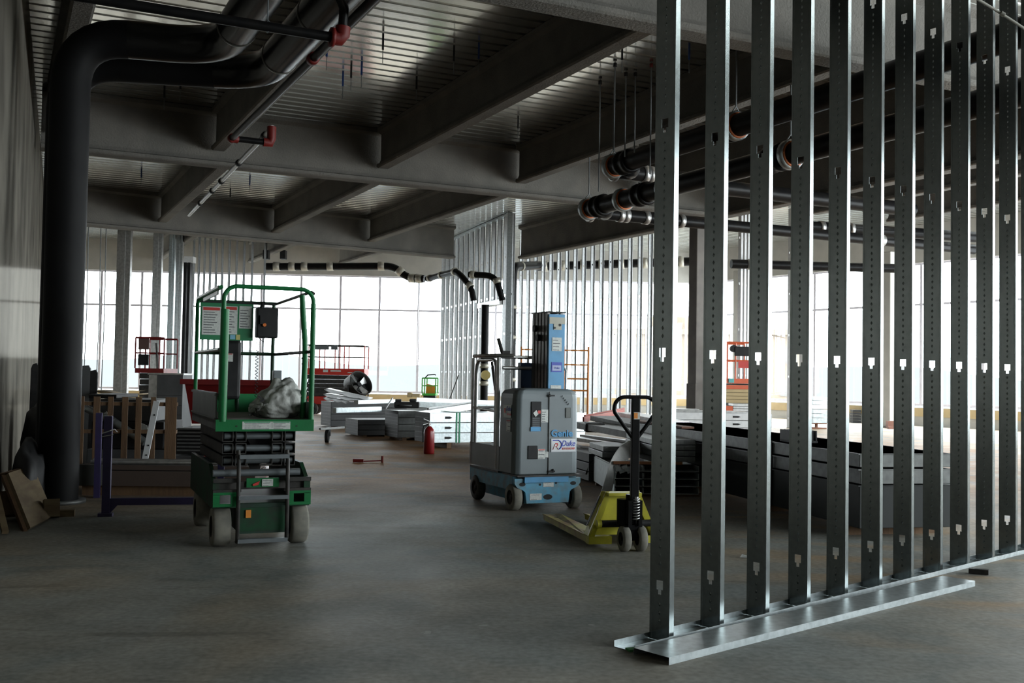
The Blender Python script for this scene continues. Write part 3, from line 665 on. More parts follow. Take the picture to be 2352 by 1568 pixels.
# hung pipes on the right
def ring(mb, c, d, r, w_=0.09, mi=0, k=1.16): mb.lathe([(r * .98, -w_ / 2), (r * k, -w_ / 2), (r * k, w_ / 2), (r * .98, w_ / 2)], c, d, 22, mi)
P1e = at(1400, 385, 18.2); P2e = at(1345, 482, 20.0)
def hung(e, ln, r, lab, rings, rods, cps):
    near = e - BX * ln
    o = pipe_run([near, e], r, M_black, 'hung_pipe', lab, seg=22)
    for t_ in rings:
        c = e - BX * t_; mb = MB(); ring(mb, c, BX, r, .10, 0, 1.3); ring(mb, c - BX * .06, BX, r, .03, 1, 1.14); mb.build('clamp', [M_galvd, M_orange_ins], o)
    for t_ in rods:
        c = e - BX * t_
        mb = MB(); s = AX * r * .9
        mb.tube([c + s + Vector((0, 0, r * .6)), c + Vector((0, 0, r * 1.75)), c - s + Vector((0, 0, r * .6))], .012, 6)
        mb.tube([c + Vector((0, 0, r * 1.75)), (c.x, c.y, ZD if abs(c.dot(AX) - 10.12) > .16 else ZS)], .012, 6); mb.build('hanger_rod', M_hang, o)
    for t_ in cps:
        c = e - BX * t_; mb = MB(); mb.lathe([(r * 1.0, -.16), (r * 1.25, -.16), (r * 1.25, -.08), (r * 1.1, -.06), (r * 1.1, .06), (r * 1.25, .08), (r * 1.25, .16), (r, .16)], c, BX, 22); mb.build('coupling', M_black, o)
    return o
hung(P1e, 11.5, 0.165, 'upper black hung pipe running over the near partition', (.12, 3.5, 8.6), (.12, 3.5), (.55, 3.25))
o = hung(P2e, 12.5, 0.165, 'lower black hung pipe with orange-lined clamps right of centre', (.12, 1.35, 2.7, 5.8), (.12, 2.7, 5.8), (.55, 2.0, 5.5))
def cross(e, ln, r, lab, rings, d=AX, z=0, rods=()):
    s = e + Vector((0, 0, z)); o = pipe_run([s - d * .12, s + d * ln], r, M_black, 'cross_pipe_run', lab, seg=20)
    for t_ in rings:
        mb = MB(); ring(mb, s + d * t_, d, r, .11); mb.build('clamp', M_alu, o)
    for t_ in rods:
        q_ = s + d * t_; mb = MB(); mb.tube([q_ + Vector((0, 0, r)), (q_.x, q_.y, ZD)], .012, 6); mb.build('hanger_rod', M_hang, o)
    return o
mb = MB()
for e_, r_, lb in ((P1e, .165, 'upper'), (P2e, .165, 'lower')):
    mb = MB(); mb.tube(arc(e_ + AX * .2, .2, R(90), R(180), 8, BX, AX), r_ * 1.02, 20); ring(mb, e_ + AX * .22 + BX * .2, AX, r_, .07, 1)
    tag(mb.build('pipe_elbow', [M_black, M_alu]), 'black pipe elbow with pale rim at the end of the %s hung pipe' % lb, 'elbow')
cross(P1e + AX * .35 + BX * .2, 1.4, .14, 'short black pipe leading right from the upper elbow', (.5, .62, .95))
cross(P2e + AX * .35 + BX * .2, 10.5, .12, 'long black pipe leading right from the lower elbow behind the near studs', (.55, .68, 1.15, 2.0, 5.2, 7.5))
s_ = at(1650, 430, 20.3); cross(s_, 5.2, .15, 'thick black pipe running right behind the second to fifth near studs', (3.9, 4.9))
s_ = at(1690, 606, 27.0); cross(s_, 4.5, .12, 'black pipe with pale ends low behind the third near stud', (.35, 1.6, 2.9), d=Vector((1, .1, 0)))
s_ = at(1860, 520, 24.5); cross(s_, 5.0, .13, 'black pipe run behind the fourth to seventh near studs', (.3, 1.1, 2.6), d=Vector((.96, .28, 0)), rods=(.6, 3.5))
# extra hanger rods
for k, (x, y0, y1, d_) in enumerate(((1375, 180, 440, 17.5), (1410, 115, 350, 16.5), (1435, 155, 360, 17), (1457, 145, 350, 17), (1493, 130, 400, 16.5))):
    a = at(x, y1, d_); mb = MB(); mb.tube([a, (a.x, a.y, ZD + .02)], .011, 6); mb.lathe([(.0, -.02), (.03, -.02), (.03, .04), (0, .04)], (a.x, a.y, ZD - .06), seg=8, mi=1)
    tag(mb.build('threaded_rod', [M_hang, M_redpipe if k == 4 else M_blackm]), '%s threaded rod above the pipe elbows, counting toward the first near stud' % ORD[k], 'rod', 'threaded rods above the pipe elbows')
# far pipe line in front of the far windows
a = at(612, 612, 36.5); b_ = at(905, 611, 36.5); c_ = at(935, 638, 36.5); d_ = at(975, 640, 36.3)
e_ = at(1050, 622, 33.5); f_ = at(1085, 628, 33.2)
o = pipe_run([a, b_, c_, d_], 0.13, M_black, 'far_pipe', 'black pipe line with pale joints hung before the far windows', bends=.4, seg=14,
     bands=[(0, .08, M_pipebr, 'f'), (0, .2, M_pipebr, 'f'), (0, .3, M_pipebr, 'f'), (0, .5, M_pipebr, 'f'), (0, .9, M_pipebr, 'f'), (1, .45, M_pipebr, 'f'), (2, .3, M_pipebr, 'f'), (2, .7, M_pipebr, 'f')], ring_w=.22, ring_r=1.25)
for x in (612, 651):
    q = at(x, 585, 36.5); mb = MB(); mb.box2((q.x - .09, 36.35, q.z - .15), (q.x + .09, 36.65, q.z + .15)); mb.tube([(q.x, 36.5, q.z - .1), (q.x, 36.5, ZD)], .015, 6); mb.build('hanger', M_blackm, o)
pipe_run([d_ + Vector((.1, 0, 0)), e_, at(1082, 660, 33.2), at(1088, 690, 33.2)], 0.10, M_black, 'far_pipe', 'black pipe bending down in front of the tall partition studs', bends=.35, seg=14,
     bands=[(0, .1, M_pipebr, 'f'), (0, .5, M_pipebr, 'f'), (0, .93, M_pipebr, 'f'), (1, .9, M_pipebr, 'f')], ring_w=.16, ring_r=1.25)
pipe_run([at(1078, 630, 33), at(1138, 633, 32.6), at(1154, 690, 32.6)], 0.10, M_black, 'far_pipe', 'black elbow pipe hooking down beside the corner post', bends=.35, seg=14,
     bands=[(0, .15, M_pipebr, 'f'), (1, .2, M_pipebr, 'f')], ring_w=.16, ring_r=1.25)
q0 = gr(1111, 962); q0 = Vector((at(1111, 905, 33.5).x, 33.5, 0)); zt = at(1111, 700, 33.5).z
o = pipe_run([q0, q0 + Vector((0, 0, zt))], 0.13, M_black, 'standing_pipe', 'upright black pipe with pale yellow cap in the partition opening', seg=16)
zz = at(1111, 840, 33.5).z; z2 = at(1111, 880, 33.5).z
mb = MB(); mb.lathe([(.13, -.07), (.145, -.07), (.145, .07), (.13, .07)], q0 + Vector((0, 0, zz))); mb.lathe([(.13, -.07), (.145, -.07), (.145, .07), (.13, .07)], q0 + Vector((0, 0, z2))); mb.build('pipe_band', M_pipebr, o)
mb = MB(); zc = at(1111, 861, 33.5).z; mb.cyl(q0 + Vector((.05, -.12, zc)), q0 + Vector((.06, -.26, zc)), .15, 24); mb.build('cap', M_yelcap, o)
q0 = Vector((at(1173, 905, 34.6).x, 34.6, 0)); zt = at(1173, 612, 34.6).z
pipe_run([q0, q0 + Vector((0, 0, zt)), at(1245, 609, 37.5)], 0.15, M_black, 'standing_pipe', 'black pipe rising beside the corner post and turning right', bends=.35, seg=16,
     bands=[(0, .25, M_pipebr, 'f'), (0, .53, M_pipebr, 'f'), (0, .73, M_pipebr, 'f'), (1, .25, M_pipebr, 'f')], ring_w=.12, ring_r=1.1)
pipe_run([at(1235, 612, 39.5), at(1590, 600, 38.5)], 0.16, M_black, 'far_pipe', 'black pipe run along the tops of the far partition studs', seg=14,
     bands=[(0, t_, M_pipebr, 'f') for t_ in (.05, .17, .3, .42, .55, .7, .82, .93)], ring_w=.2, ring_r=1.3)
# =====================================================================
# MACHINES
# =====================================================================
def label_plate(name, parent, c, sx, sz, m=M_label, face='y', th=0.003, lines=0, head=None):
    # flat sticker standing in the local XZ plane (facing -Y) or YZ plane (facing -X)
    mb = MB(); c = Vector(c)
    if face == 'y': mb.box(c, (sx, th, sz))
    else: mb.box(c, (th, sx, sz))
    ms = [m, M_txt, head or M_redlab]
    off = th / 2 + .0006
    def ln(x0, x1, z, h, mi):
        if face == 'y': mb.box(c + Vector(((x0 + x1) / 2, -off, z)), (x1 - x0, .001, h), None, mi)
        else: mb.box(c + Vector((-off, (x0 + x1) / 2, z)), (.001, x1 - x0, h), None, mi)
    if head: ln(-sx * .45, sx * .45, sz * .42, sz * .10, 2)
    rnd = random.Random(int(sx * 1e4) + int(sz * 1e4))
    for k in range(lines):
        z = sz * (.30 - .72 * k / max(1, lines - 1)) if lines > 1 else 0
        ln(-sx * .42, sx * (.42 - rnd.random() * .4), z, min(.006, sz * .05), 1)
    return mb.build(name, ms, parent)
def wheel(parent, c, r, wd, mt, mh, name='wheel', ax=(1, 0, 0)):
    mb = MB(); h = wd / 2; A = Vector(ax)
    mb.lathe([(r * .55, -h), (r * .93, -h), (r, -h * .75), (r, h * .75), (r * .93, h), (r * .55, h)], c, A, 28)
    o = mb.build(name, mt, parent)
    mb = MB(); mb.lathe([(.0, -h * .75), (r * .18, -h * .78), (r * .2, -h * .5), (r * .5, -h * .55), (r * .58, -h * .95), (r * .58, h * .95), (r * .5, h * .55), (r * .2, h * .5), (r * .18, h * .78), (0, h * .75)], c, A, 24); mb.build('hub', mh, o)
    return o

# ---------------- green scissor lift ----------------
def green_lift():
    t = thing('scissor_lift', 'green scissor lift with raised guard rails and a white bag on its deck', 'scissor lift', (-1.905, 8.13, 0), R(23.0))
    W = .375; LN = 1.62
    # chassis
    mb = MB()
    mb.box2((-W, .06, .335), (-W + .05, LN, .50)); mb.box2((W - .05, .06, .335), (W, LN, .50))
    mb.prism([(-W, .1, .50), (-W, LN, .50), (-W, LN, .62), (-W, .35, .62)], (.03, 0, 0)); mb.prism([(W - .03, .1, .50), (W - .03, LN, .50), (W - .03, LN, .62), (W - .03, .35, .62)], (.03, 0, 0))
    mb.box2((-W, .08, .30), (W, LN, .335)); mb.box2((-W + .19, .05, .12), (W - .19, LN, .30))
    ch = mb.build('chassis', M_greend, t)
    mb = MB()
    # front corner lugs with oval holes, built as C-shaped plates
    for s in (-1, 1):
        x0, x1 = sorted((s * W, s * (W - .185)))
        hx = (x0 + x1) / 2
        mb.box2((x0, .03, .405), (x1, .06, .425)); mb.box2((x0, .03, .315), (x1, .06, .338))
        mb.box2((x0, .03, .335), (hx - .042, .06, .41)); mb.box2((hx + .042, .03, .335), (x1, .06, .41))
    mb.build('front_lug', M_green, t)
    mb = MB(); mb.box2((-W, .03, .425), (-W + .21, .07, .445)); mb.box2((W - .21, .03, .425), (W, .07, .445)); mb.box2((-W, .03, .50), (-W + .2, .07, .53)); mb.box2((W - .2, .03, .50), (W, .07, .53))
    mb.box2((-W + .0, .09, .44), (W, .11, .50)); mb.build('bumper_channel', M_dsteel, t)
    mb = MB(); mb.box2((-.17, .06, .10), (.19, .09, .33)); mb.build('motor_guard', mat('deep_green_paint', (.005, .035, .017), .5, scale=5, color2=(.01, .02, .014)), t)
    mb = MB(); mb.box2((-.125, .035, .225), (-.085, .06, .285)); mb.build('orange_reflector', M_orange, t)
    mb = MB(); mb.box2((-.12, .07, .455), (.13, .10, .525)); g = mb.build('valve_plate', M_green, t)
    label_plate('sticker', t, (.04, .062, .49), .085, .055, lines=3)
    mb = MB(); mb.prism([(-.075, .062, .48), (-.02, .062, .505), (-.03, .062, .475), (-.07, .062, .465)], (0, -.003, 0)); mb.build('red_arrow_sticker', M_redlab, t)
    for s in (-1, 1):
        wheel(t, (s * .30, .165, .152), .152, .135, M_tyre, M_dsteel)
        wheel(t, (s * .30, LN - .3, .152), .152, .125, M_tyre, M_dsteel)
    # folded scissor pack: nested box beams with cross tubes
    rows = [.595, .70, .80, .90]
    for r_, z in enumerate(rows[:3] if True else rows):
        z = (.66, .755, .85)[r_]
        for x in (-.265, -.165, .115, .215):
            mb = MB(); s_ = .042; th = .007; y0, y1 = .10, LN - .08
            mb.box2((x - s_, y0, z - s_), (x - s_ + th, y1, z + s_)); mb.box2((x + s_ - th, y0, z - s_), (x + s_, y1, z + s_))
            mb.box2((x - s_, y0, z - s_), (x + s_, y1, z - s_ + th)); mb.box2((x - s_, y0, z + s_ - th), (x + s_, y1, z + s_))
            mb.build('scissor_arm', M_dsteel, t)
        mb = MB(); mb.cyl((-.29, .14, z), (.24, .14, z), .026, 14); mb.build('pivot_tube', M_gsteel, t)
    mb = MB(); mb.cyl((-.37, .12, .565), (.30, .12, .565), .028, 14); mb.cyl((-.37, LN - .2, .565), (.30, LN - .2, .565), .028, 14); mb.build('base_pivot_tube', M_gsteel, t)
    mb = MB(); mb.cyl((-.02, .3, .6), (-.02, 1.2, .80), .045, 14); mb.box2((-.02, .09, .62), (.07, .10, .635)); mb.build('lift_cylinder', M_dsteel, t)
    # entry ladder at the front
    mb = MB()
    for x in (-.19, .185):
        mb.tube([(x, .055, .74), (x, .015, .66), (x, .0, .40), (x, .0, .06), (x, .03, .045)], .016, 8)
    lad = mb.build('entry_ladder', M_dsteel, t)
    for z, m in ((.70, M_gsteel), (.385, M_gsteel), (.055, M_gsteel)):
        mb = MB(); mb.box2((-.19, -.025, z - .016), (.19, .02, z + .014)); mb.build('rung', m, lad)
    # platform
    mb = MB(); mb.box2((-W, 0, .955), (W, LN, .985)); mb.build('platform_deck', mat('worn_deck_plate', (.17, .155, .13), .6, .3, scale=8, color2=(.11, .10, .085)), t)
    mb = MB(); mb.box2((-W, -.02, .895), (W, .02, .985)); f = mb.build('platform_front_bar', M_green, t)
    label_plate('warning_sticker', t, (-.065, -.0215, .94), .225, .06, lines=4, head=mat('green_print', (.02, .3, .12), .5))
    label_plate('warning_sticker', t, (.12, -.0215, .94), .14, .06, lines=4, head=mat('green_print', (.02, .3, .12), .5))
    mb = MB(); mb.cyl((-.22, -.0205, .935), (-.22, -.024, .935), .006, 10); mb.cyl((.24, -.0205, .935), (.24, -.024, .935), .006, 10); mb.build('bolt', M_dsteel, f)
    mb = MB(); mb.box2((-W, .02, .91), (-W + .012, LN, 1.19)); mb.box2((-W - .012, .02, 1.165), (-W + .02, LN, 1.185)); mb.box2((-W - .012, .02, .985), (-W + .02, LN, .997)); mb.build('side_panel', mat('scuffed_aluminium_panel', (.10, .105, .10), .45, .5, scale=5, color2=(.15, .15, .14)), t)
    mb = MB(); mb.box2((W - .012, .02, .91), (W, LN, 1.12)); mb.build('side_panel', M_greend, t)
    mb = MB(); mb.box2((-W, LN - .012, .94), (W, LN, 1.15)); mb.build('rear_panel', M_green, t)
    # guard rails
    r = .017; zt = 2.01; mz = 1.52
    mb = MB()
    path = [(-.335, 0, .97), (-.335, 0, zt - .13)] + arc((-.235, 0, zt - .1), .1, R(180), R(90), 8, (1, 0, 0), (0, 0, 1)) + arc((.255, 0, zt - .1), .1, R(90), R(0), 8, (1, 0, 0), (0, 0, 1)) + [(.355, 0, zt - .13), (.355, 0, .97)]
    mb.tube(path, r, 12); hoop = mb.build('front_rail_hoop', M_green, t)
    mb = MB(); mb.tube([(-.325, .0, .97), (-.325, .0, 1.83)], .032, 12); mb.tube([(.355, 0, .95), (.355, 0, 1.9)], .021, 12); mb.build('front_post', M_green, t)
    M_railside = M_greend
    mb = MB(); mb.tube([(-.355, .02, zt - .01), (-.355, LN - .06, zt - .01)] + [(-.355, LN - .02, zt - .05), (-.355, LN - .02, .98)], r, 10); mb.build('left_rail', M_green, t)
    mb = MB(); mb.box2((-.375, .06, zt - .012), (-.335, LN - .1, zt + .006)); mb.box2((-.362, .2, zt - .055), (-.348, LN - .5, zt - .02)); mb.build('rail_cap_plate', M_alu, t)
    mb = MB(); mb.tube([(-.355, .02, mz), (-.355, LN - .02, mz)], .015, 10); mb.build('left_mid_rail', M_alu, t)
    mb = MB(); mb.tube([(-.355, LN - .02, zt - .02), (.355, LN - .02, zt - .02)], r, 10); mb.tube([(-.355, LN - .02, mz), (.355, LN - .02, mz)], .015, 10); mb.tube([(.02, LN - .02, .98), (.02, LN - .02, zt - .02)], .015, 10); mb.tube([(.33, LN - .02, .98), (.33, LN - .02, zt - .02)], r, 10); mb.build('rear_rail', M_greend, t)
    mb = MB(); mb.tube([(.355, LN - .02, zt - .02), (.355, .1, zt - .01), (.355, .0, zt - .03)], .013, 10); mb.tube([(.355, LN, mz), (.355, 0, mz)], .014, 10); mb.build('right_rail', M_dsteel, t)
    mb = MB(); mb.tube([(.30, .18, zt - .03), (.335, .2, 1.62), (.34, .2, 1.45), (.33, .2, .98)], .023, 10); mb.build('gate_post', M_green, t)
    # document panel and control boxes
    mb = MB(); mb.box2((-.36, LN - .30, 1.63), (.10, LN - .285, 1.965)); mb.build('document_board', mat('green_panel', (.02, .20, .08), .45, scale=4), t)
    mb = MB(); mb.box2((-.36, LN - .31, 1.96), (.30, LN - .27, 1.975)); mb.build('board_top', M_blackm, t)
    label_plate('instruction_sheet', t, (-.265, LN - .302, 1.80), .16, .25, lines=9, head=M_redlab)
    label_plate('instruction_sheet', t, (-.105, LN - .302, 1.81), .13, .25, lines=9, head=M_redlab)
    label_plate('instruction_sheet', t, (.03, LN - .302, 1.84), .11, .20, lines=7)
    mb = MB(); mb.box2((-.10, LN - .304, 1.64), (-.055, LN - .30, 1.68), 0); mb.build('blue_sticker', mat('light_blue_sticker', (.2, .45, .6), .5), t)
    label_plate('small_sticker', t, (-.03, LN - .302, 1.66), .035, .045, m=mat('pale_yellow_sticker', (.6, .55, .2), .5))
    mb = MB(); mb.box2((.12, LN - .38, 1.66), (.31, LN - .26, 1.93), bev=.012); mb.tube([(.16, LN - .36, 1.91), (.17, LN - .36, 1.97), (.19, LN - .36, 1.97)], .018, 8)
    mb.box2((.145, LN - .40, 1.78), (.20, LN - .38, 1.86)); cb = mb.build('control_box', M_blackm, t)
    mb = MB(); mb.cyl((.185, LN - .385, 1.775), (.185, LN - .40, 1.775), .016, 12); mb.build('stop_button', mat('orange_button', (.8, .2, .03), .4), cb)
    # coiled cable
    cy = [(.135 + .012 * math.cos(a * .9), LN - .33 + .012 * math.sin(a * .9), 1.66 - a * .0045) for a in range(0, 120)]
    mb = MB(); mb.tube([(.20, LN - .33, 1.67), (.19, LN - .33, 1.62)] + cy + [(.15, LN - .3, 1.0)], .003, 5); mb.build('coiled_cable', M_blackm, t)
    mb = MB(); mb.box2((-.16, LN - .12, 1.10), (.03, LN - .04, 1.64), bev=.03); mb.build('manual_box', M_blackm, t)
    label_plate('manual_label', t, (-.10, LN - .122, 1.48), .11, .075, lines=3, head=M_redlab)
    mb = MB(); mb.box2((.31, LN - .2, 1.23), (.385, LN - .12, 1.37), bev=.006); mb.build('socket_box', M_gsteel, t)
    # chain at the gate
    mb = MB()
    for k in range(12):
        p = Vector((.355 - .02 * math.sin(k * .5), .25, 1.62 - k * .045)); mb.tube([p + Vector((.01, 0, .02)), p + Vector((-.01, 0, -.02))], .006, 5)
    mb.build('gate_chain', M_blackm, t)
    return t
green_lift()

# white woven bag on its deck
def bag():
    random.seed(3); bm = bmesh.new(); bmesh.ops.create_icosphere(bm, subdivisions=5, radius=1.0)
    from mathutils import noise
    for v in bm.verts:
        c = v.co.copy(); x, y, z = c
        sx = .205; sy = .17; sz = .155
        p = Vector((x * sx, y * sy, z * sz))
        if z > 0: p.z += max(0, .045 * math.exp(-((x - .5) ** 2) / .25)); 
        p.z -= .12 * max(0, -x - .1) * (1 if z > 0 else 0)
        nn = noise.noise(c * 2.6 + Vector((3, 1, 2))) * .035 + noise.noise(c * 6) * .018 + abs(noise.noise(c * 11)) * .016
        p += c * nn
        if p.z < -.115: p.z = -.115 + (p.z + .115) * .08
        v.co = p
    me = bpy.data.meshes.new('plastic_bag'); bm.to_mesh(me); bm.free(); me.materials.append(M_bag)
    for p in me.polygons: p.use_smooth = True
    o = bpy.data.objects.new('woven_bag', me); col.objects.link(o)
    pos = Matrix.Rotation(R(23), 3, 'Z') @ Vector((.13, .30, 0)) + Vector((-1.905, 8.13, 0)); o.location = (pos.x, pos.y, .987 + .12); o.rotation_euler = (0, 0, R(12))
    tag(o, 'crumpled white woven bag lying on the green lift deck', 'bag')
    mb = MB()
    for k, (x, z) in enumerate(((-.12, .045), (-.10, .02), (-.07, .05), (-.055, .02))): mb.box((x, -.155 + .01 * k, z), (.035, .012, .012), Matrix.Rotation(R(40 - 70 * (k % 2)), 3, 'Y'))
    mb.build('printed_mark', M_txt, o)
bag()

# ---------------- blue and grey vertical mast lift ----------------
def mast_lift():
    t = thing('mast_lift', 'grey and blue vertical mast lift with a low rear basket', 'mast lift', (.405, 10.62, 0), R(23.5))
    # chassis
    mb = MB(); mb.box2((-.36, .12, .20), (.36, 1.30, .345)); mb.box2((-.24, .10, .07), (.24, 1.28, .20)); mb.build('chassis', M_bluew, t)
    mb = MB()
    outline = [(-.37, .325), (-.37, .275), (-.34, .235), (-.27, .205), (-.25, .185), (-.235, .075), (.235, .075), (.25, .185), (.27, .205), (.34, .235), (.37, .275), (.37, .325)]
    mb.prism([(x, .04, z) for x, z in outline], (0, .05, 0)); fp = mb.build('front_plate', M_bluew, t)
    mb = MB(); mb.box2((-.27, .015, .285), (.22, .045, .355)); mb.build('upper_bumper', M_blue, t)
    mb = MB(); mb.box2((-.355, .0, .345), (.37, .4, .36)); mb.build('top_plate', M_dsteel, t)
    def oval(cx, cz, w_, h_): 
        return [(cx + w_ * math.cos(a * math.pi / 8), .039, cz + h_ * math.sin(a * math.pi / 8)) for a in range(16)]
    for cx, cz, w_, h_ in ((-.285, .268, .034, .02), (.285, .268, .034, .02), (0, .135, .05, .028), (-.09, .262, .012, .012), (.09, .275, .012, .012)):
        mb = MB(); mb.prism(oval(cx, cz, w_, h_), (0, -.002, 0)); mb.build('cutout', M_blackm, fp)
    label_plate('chassis_sticker', t, (.005, .0375, .262), .115, .05, lines=2)
    label_plate('chassis_sticker', t, (-.135, .0375, .14), .13, .065, lines=2)
    for s in (-1, 1):
        wheel(t, (s * .335, .14, .132), .132, .09, M_tyre, M_dsteel); wheel(t, (s * .33, 1.13, .132), .132, .085, M_tyred, M_dsteel)
        mb = MB(); mb.box2((s * .275 - .03, .10, .05), (s * .275 + .03, .3, .20)); mb.build('drive_motor', M_blackm, t)
    # body cover: rounded shell with seam and recesses
    mb = MB(); z0, z1 = .362, 1.20
    def sect(z, f): return [(x * f, .05 + y_ * f + (1 - f) * .15, z) for x, y_ in ((-.365, .42), (-.365, .10), (-.35, .035), (-.31, .005), (.28, .005), (.33, .02), (.36, .06), (.36, .42))]
    secs = [sect(z0, 1.0), sect(z0 + .35, .995), sect(z1 - .07, .985), sect(z1 - .025, .965), sect(z1 + .01, .90), sect(z1 + .03, .70), sect(z1 + .035, .3)]
    vs = [p for s_ in secs for p in s_]; n = 8; fs = []
    for i in range(len(secs) - 1):
        for k in range(n): fs.append((i * n + k, i * n + (k + 1) % n, (i + 1) * n + (k + 1) % n, (i + 1) * n + k))
    fs.append(tuple(range((len(secs) - 1) * n, len(secs) * n))); fs.append(tuple(range(n))[::-1])
    mb.add(vs, fs, 0, False); body = mb.build('body_cover', M_rgrey, t); 
    bv = body.modifiers.new('round', 'BEVEL'); bv.width = .012; bv.segments = 2; bv.limit_method = 'ANGLE'; bv.angle_limit = R(25)
    mb = MB(); mb.box2((.002, .046, z0), (.008, .056, z1)); mb.build('cover_seam', M_dsteel, body)
    F = .052
    mb = MB(); mb.box2((-.195, F - .004, .80), (-.085, F, 1.10), bev=.004); rc = mb.build('charger_recess', M_blackm, body)
    mb = MB(); mb.box2((-.20, F - .008, .80), (-.09, F - .002, .845)); mb.build('recess_lip', M_blue, rc)
    mb = MB(); mb.prism([(-.175, F - .010, .985), (-.14, F - .010, 1.015), (-.115, F - .010, .975), (-.15, F - .010, .945)], (0, .003, 0)); mb.build('hanging_tag', M_label, rc)
    mb = MB(); mb.box2((-.125, F - .012, .98), (-.095, F - .008, 1.01)); mb.build('red_tag', M_redlab, rc)
    for k in range(5):
        mb = MB(); mb.box2((-.18, F - .007, .93 - k * .02), (-.10, F - .004, .935 - k * .02)); mb.build('decal_line', M_gsteel, rc)
    mb = MB(); mb.box2((-.225, F - .004, .52), (-.12, F, .655), bev=.004); mb.build('lower_recess', M_blackm, body)
    mb = MB(); mb.box2((.195, F - .004, .935), (.25, F, 1.04), bev=.004); mb.build('side_recess', mat('recess_grey', (.12, .13, .12), .6), body)
    for k in range(5):
        mb = MB(); mb.box((.15 + k * .018, F - .003, 1.155 - k * .02), (.006, .004, .02), Matrix.Rotation(R(25), 3, 'Y')); mb.build('vent_slot', M_blackm, body)
    label_plate('white_sticker', t, (-.045, F - .004, .955), .075, .13, lines=5)
    label_plate('warning_sticker', t, (-.075, F - .004, .57), .08, .10, lines=3, head=M_redlab)
    label_plate('small_sticker', t, (-.012, F - .004, .562), .04, .06, lines=2)
    mb = MB(); mb.box2((.0, F - .018, .385), (.075, F, .40)); mb.box2((.05, F - .022, .38), (.06, F, .415)); mb.build('lower_latch', M_blackm, t)
    mb = MB(); mb.box2((-.01, F - .018, 1.155), (.06, F, 1.17)); mb.box2((.0, F - .02, 1.15), (.01, F, 1.18)); mb.build('upper_latch', M_blackm, t)
    # lettering
    text_obj('maker_lettering', 'Genie', .098, M_genie, t, (.155, F - .003, .775), (R(90), 0, 0), bold=.0025, sx=1.05)
    mb = MB(); mb.box((.175, F - .003, .655), (.275, .004, .125), None, 0, .0); pl = mb.build('rental_plate', mat('rental_plate_white', (.68, .70, .72), .4), t)
    mb = MB(); mb.box((.175, F - .002, .655), (.287, .003, .137)); mb.build('plate_edge', mat('rental_plate_edge', (.45, .47, .5), .4), pl)
    text_obj('rental_lettering', 'Duke', .082, M_bluelab, pl, (.225, F - .006, .672), (R(90), 0, 0), bold=.001, shear=.3, sx=.85)
    mb = MB(); mb.prism([(.155, F - .0055, .612), (.16, F - .0055, .632), (.302, F - .0055, .632), (.297, F - .0055, .612)], (0, -.001, 0)); mb.build('red_band', M_redlab, pl)
    text_obj('band_lettering', 'RENTALS', .022, M_label, pl, (.228, F - .0075, .621), (R(90), 0, 0), sx=1.35)
    mb = MB(); mb.strip([(0, 0), (0, .001)], (0, 0, 0), (1, 0, 0), (0, 0, 0)) if False else None
    # R / D monogram
    mb.box((.085, F - .006, .706), (.07, .001, .012), None, 0)
    ar = arc((.105, F - .006, .66), .046, R(80), R(-70), 8, (1, 0, 0), (0, 0, 1)); mb.tube(ar, .006, 6, 0); mb.build('blue_arc_mark', M_bluelab, pl)
    mb = MB(); mb.bar((.052, F - .006, .612), (.078, F - .006, .672), .013, .001); mb.bar((.078, F - .006, .672), (.105, F - .006, .672), .001, .012); mb.bar((.105, F - .006, .675), (.105, F - .006, .65), .012, .001); mb.bar((.10, F - .006, .645), (.082, F - .006, .645), .001, .011); mb.bar((.095, F - .006, .64), (.112, F - .006, .612), .011, .001); mb.build('red_letter_mark', M_redlab, pl)
    # left side plate (on the side of the body)
    sp = MB(); sp.box((-.372, .25, .995), (.004, .19, .13)); sd = sp.build('side_rental_plate', M_label, t)
    text_obj('side_lettering', 'Duke', .07, M_bluelab, sd, (-.3755, .21, 1.02), (R(90), 0, R(-90)), shear=.3, sx=.8)
    mb = MB(); mb.box((-.3755, .2, .965), (.002, .11, .02)); mb.box((-.3755, .305, 1.0), (.002, .04, .05)); mb.build('side_red_band', M_redlab, sd)
    label_plate('side_sticker', t, (-.371, .22, .85), .10, .12, face='x', lines=3, head=M_redlab)
    # mast
    mx0, mx1 = .035, .215; my = .14; mz1 = 2.03
    mb = MB(); mb.box2((mx0, my, 1.20), (mx1, my + .03, mz1 - .03)); mb.build('mast_cover', M_blue, t)
    for k in range(5):
        y0 = my + .035 + k * .072
        mb = MB(); mb.box2((mx0 - .005 - .004 * k, y0, .6), (mx0 + .025, y0 + .052, mz1 - .012 * (k % 2))); mb.box2((mx1 - .03, y0, .6), (mx1, y0 + .052, mz1 - .02)); mb.box2((mx0, y0 + .018, .6), (mx1, y0 + .032, mz1 - .04)); mb.build('mast_section', mat('mast_aluminium', (.16, .155, .145), .45, .6, scale=6, color2=(.11, .105, .10)), t)
    mb = MB(); mb.box2((mx0 - .02, my, mz1 - .012), (mx1 + .01, my + .40, mz1)); mb.build('mast_cap', M_dsteel, t)
    mb = MB(); mb.box2((mx0, my - .006, mz1 - .13), (mx1, my, mz1 - .06)); mb.box2((mx0 + .05, my - .006, mz1 - .19), (mx1 - .04, my, mz1 - .13)); mb.build('mast_end_casting', mat('cream_casting', (.45, .44, .36), .5), t)
    mb = MB(); mb.cyl((mx0 + .06, my - .006, mz1 - .17), (mx0 + .06, my - .010, mz1 - .17), .012, 10); mb.cyl((mx1 - .06, my - .006, mz1 - .14), (mx1 - .06, my - .010, mz1 - .14), .014, 10); mb.build('casting_bolt', M_dsteel, t)
    label_plate('mast_sticker', t, (.125, my - .003, 1.69), .11, .14, lines=4)
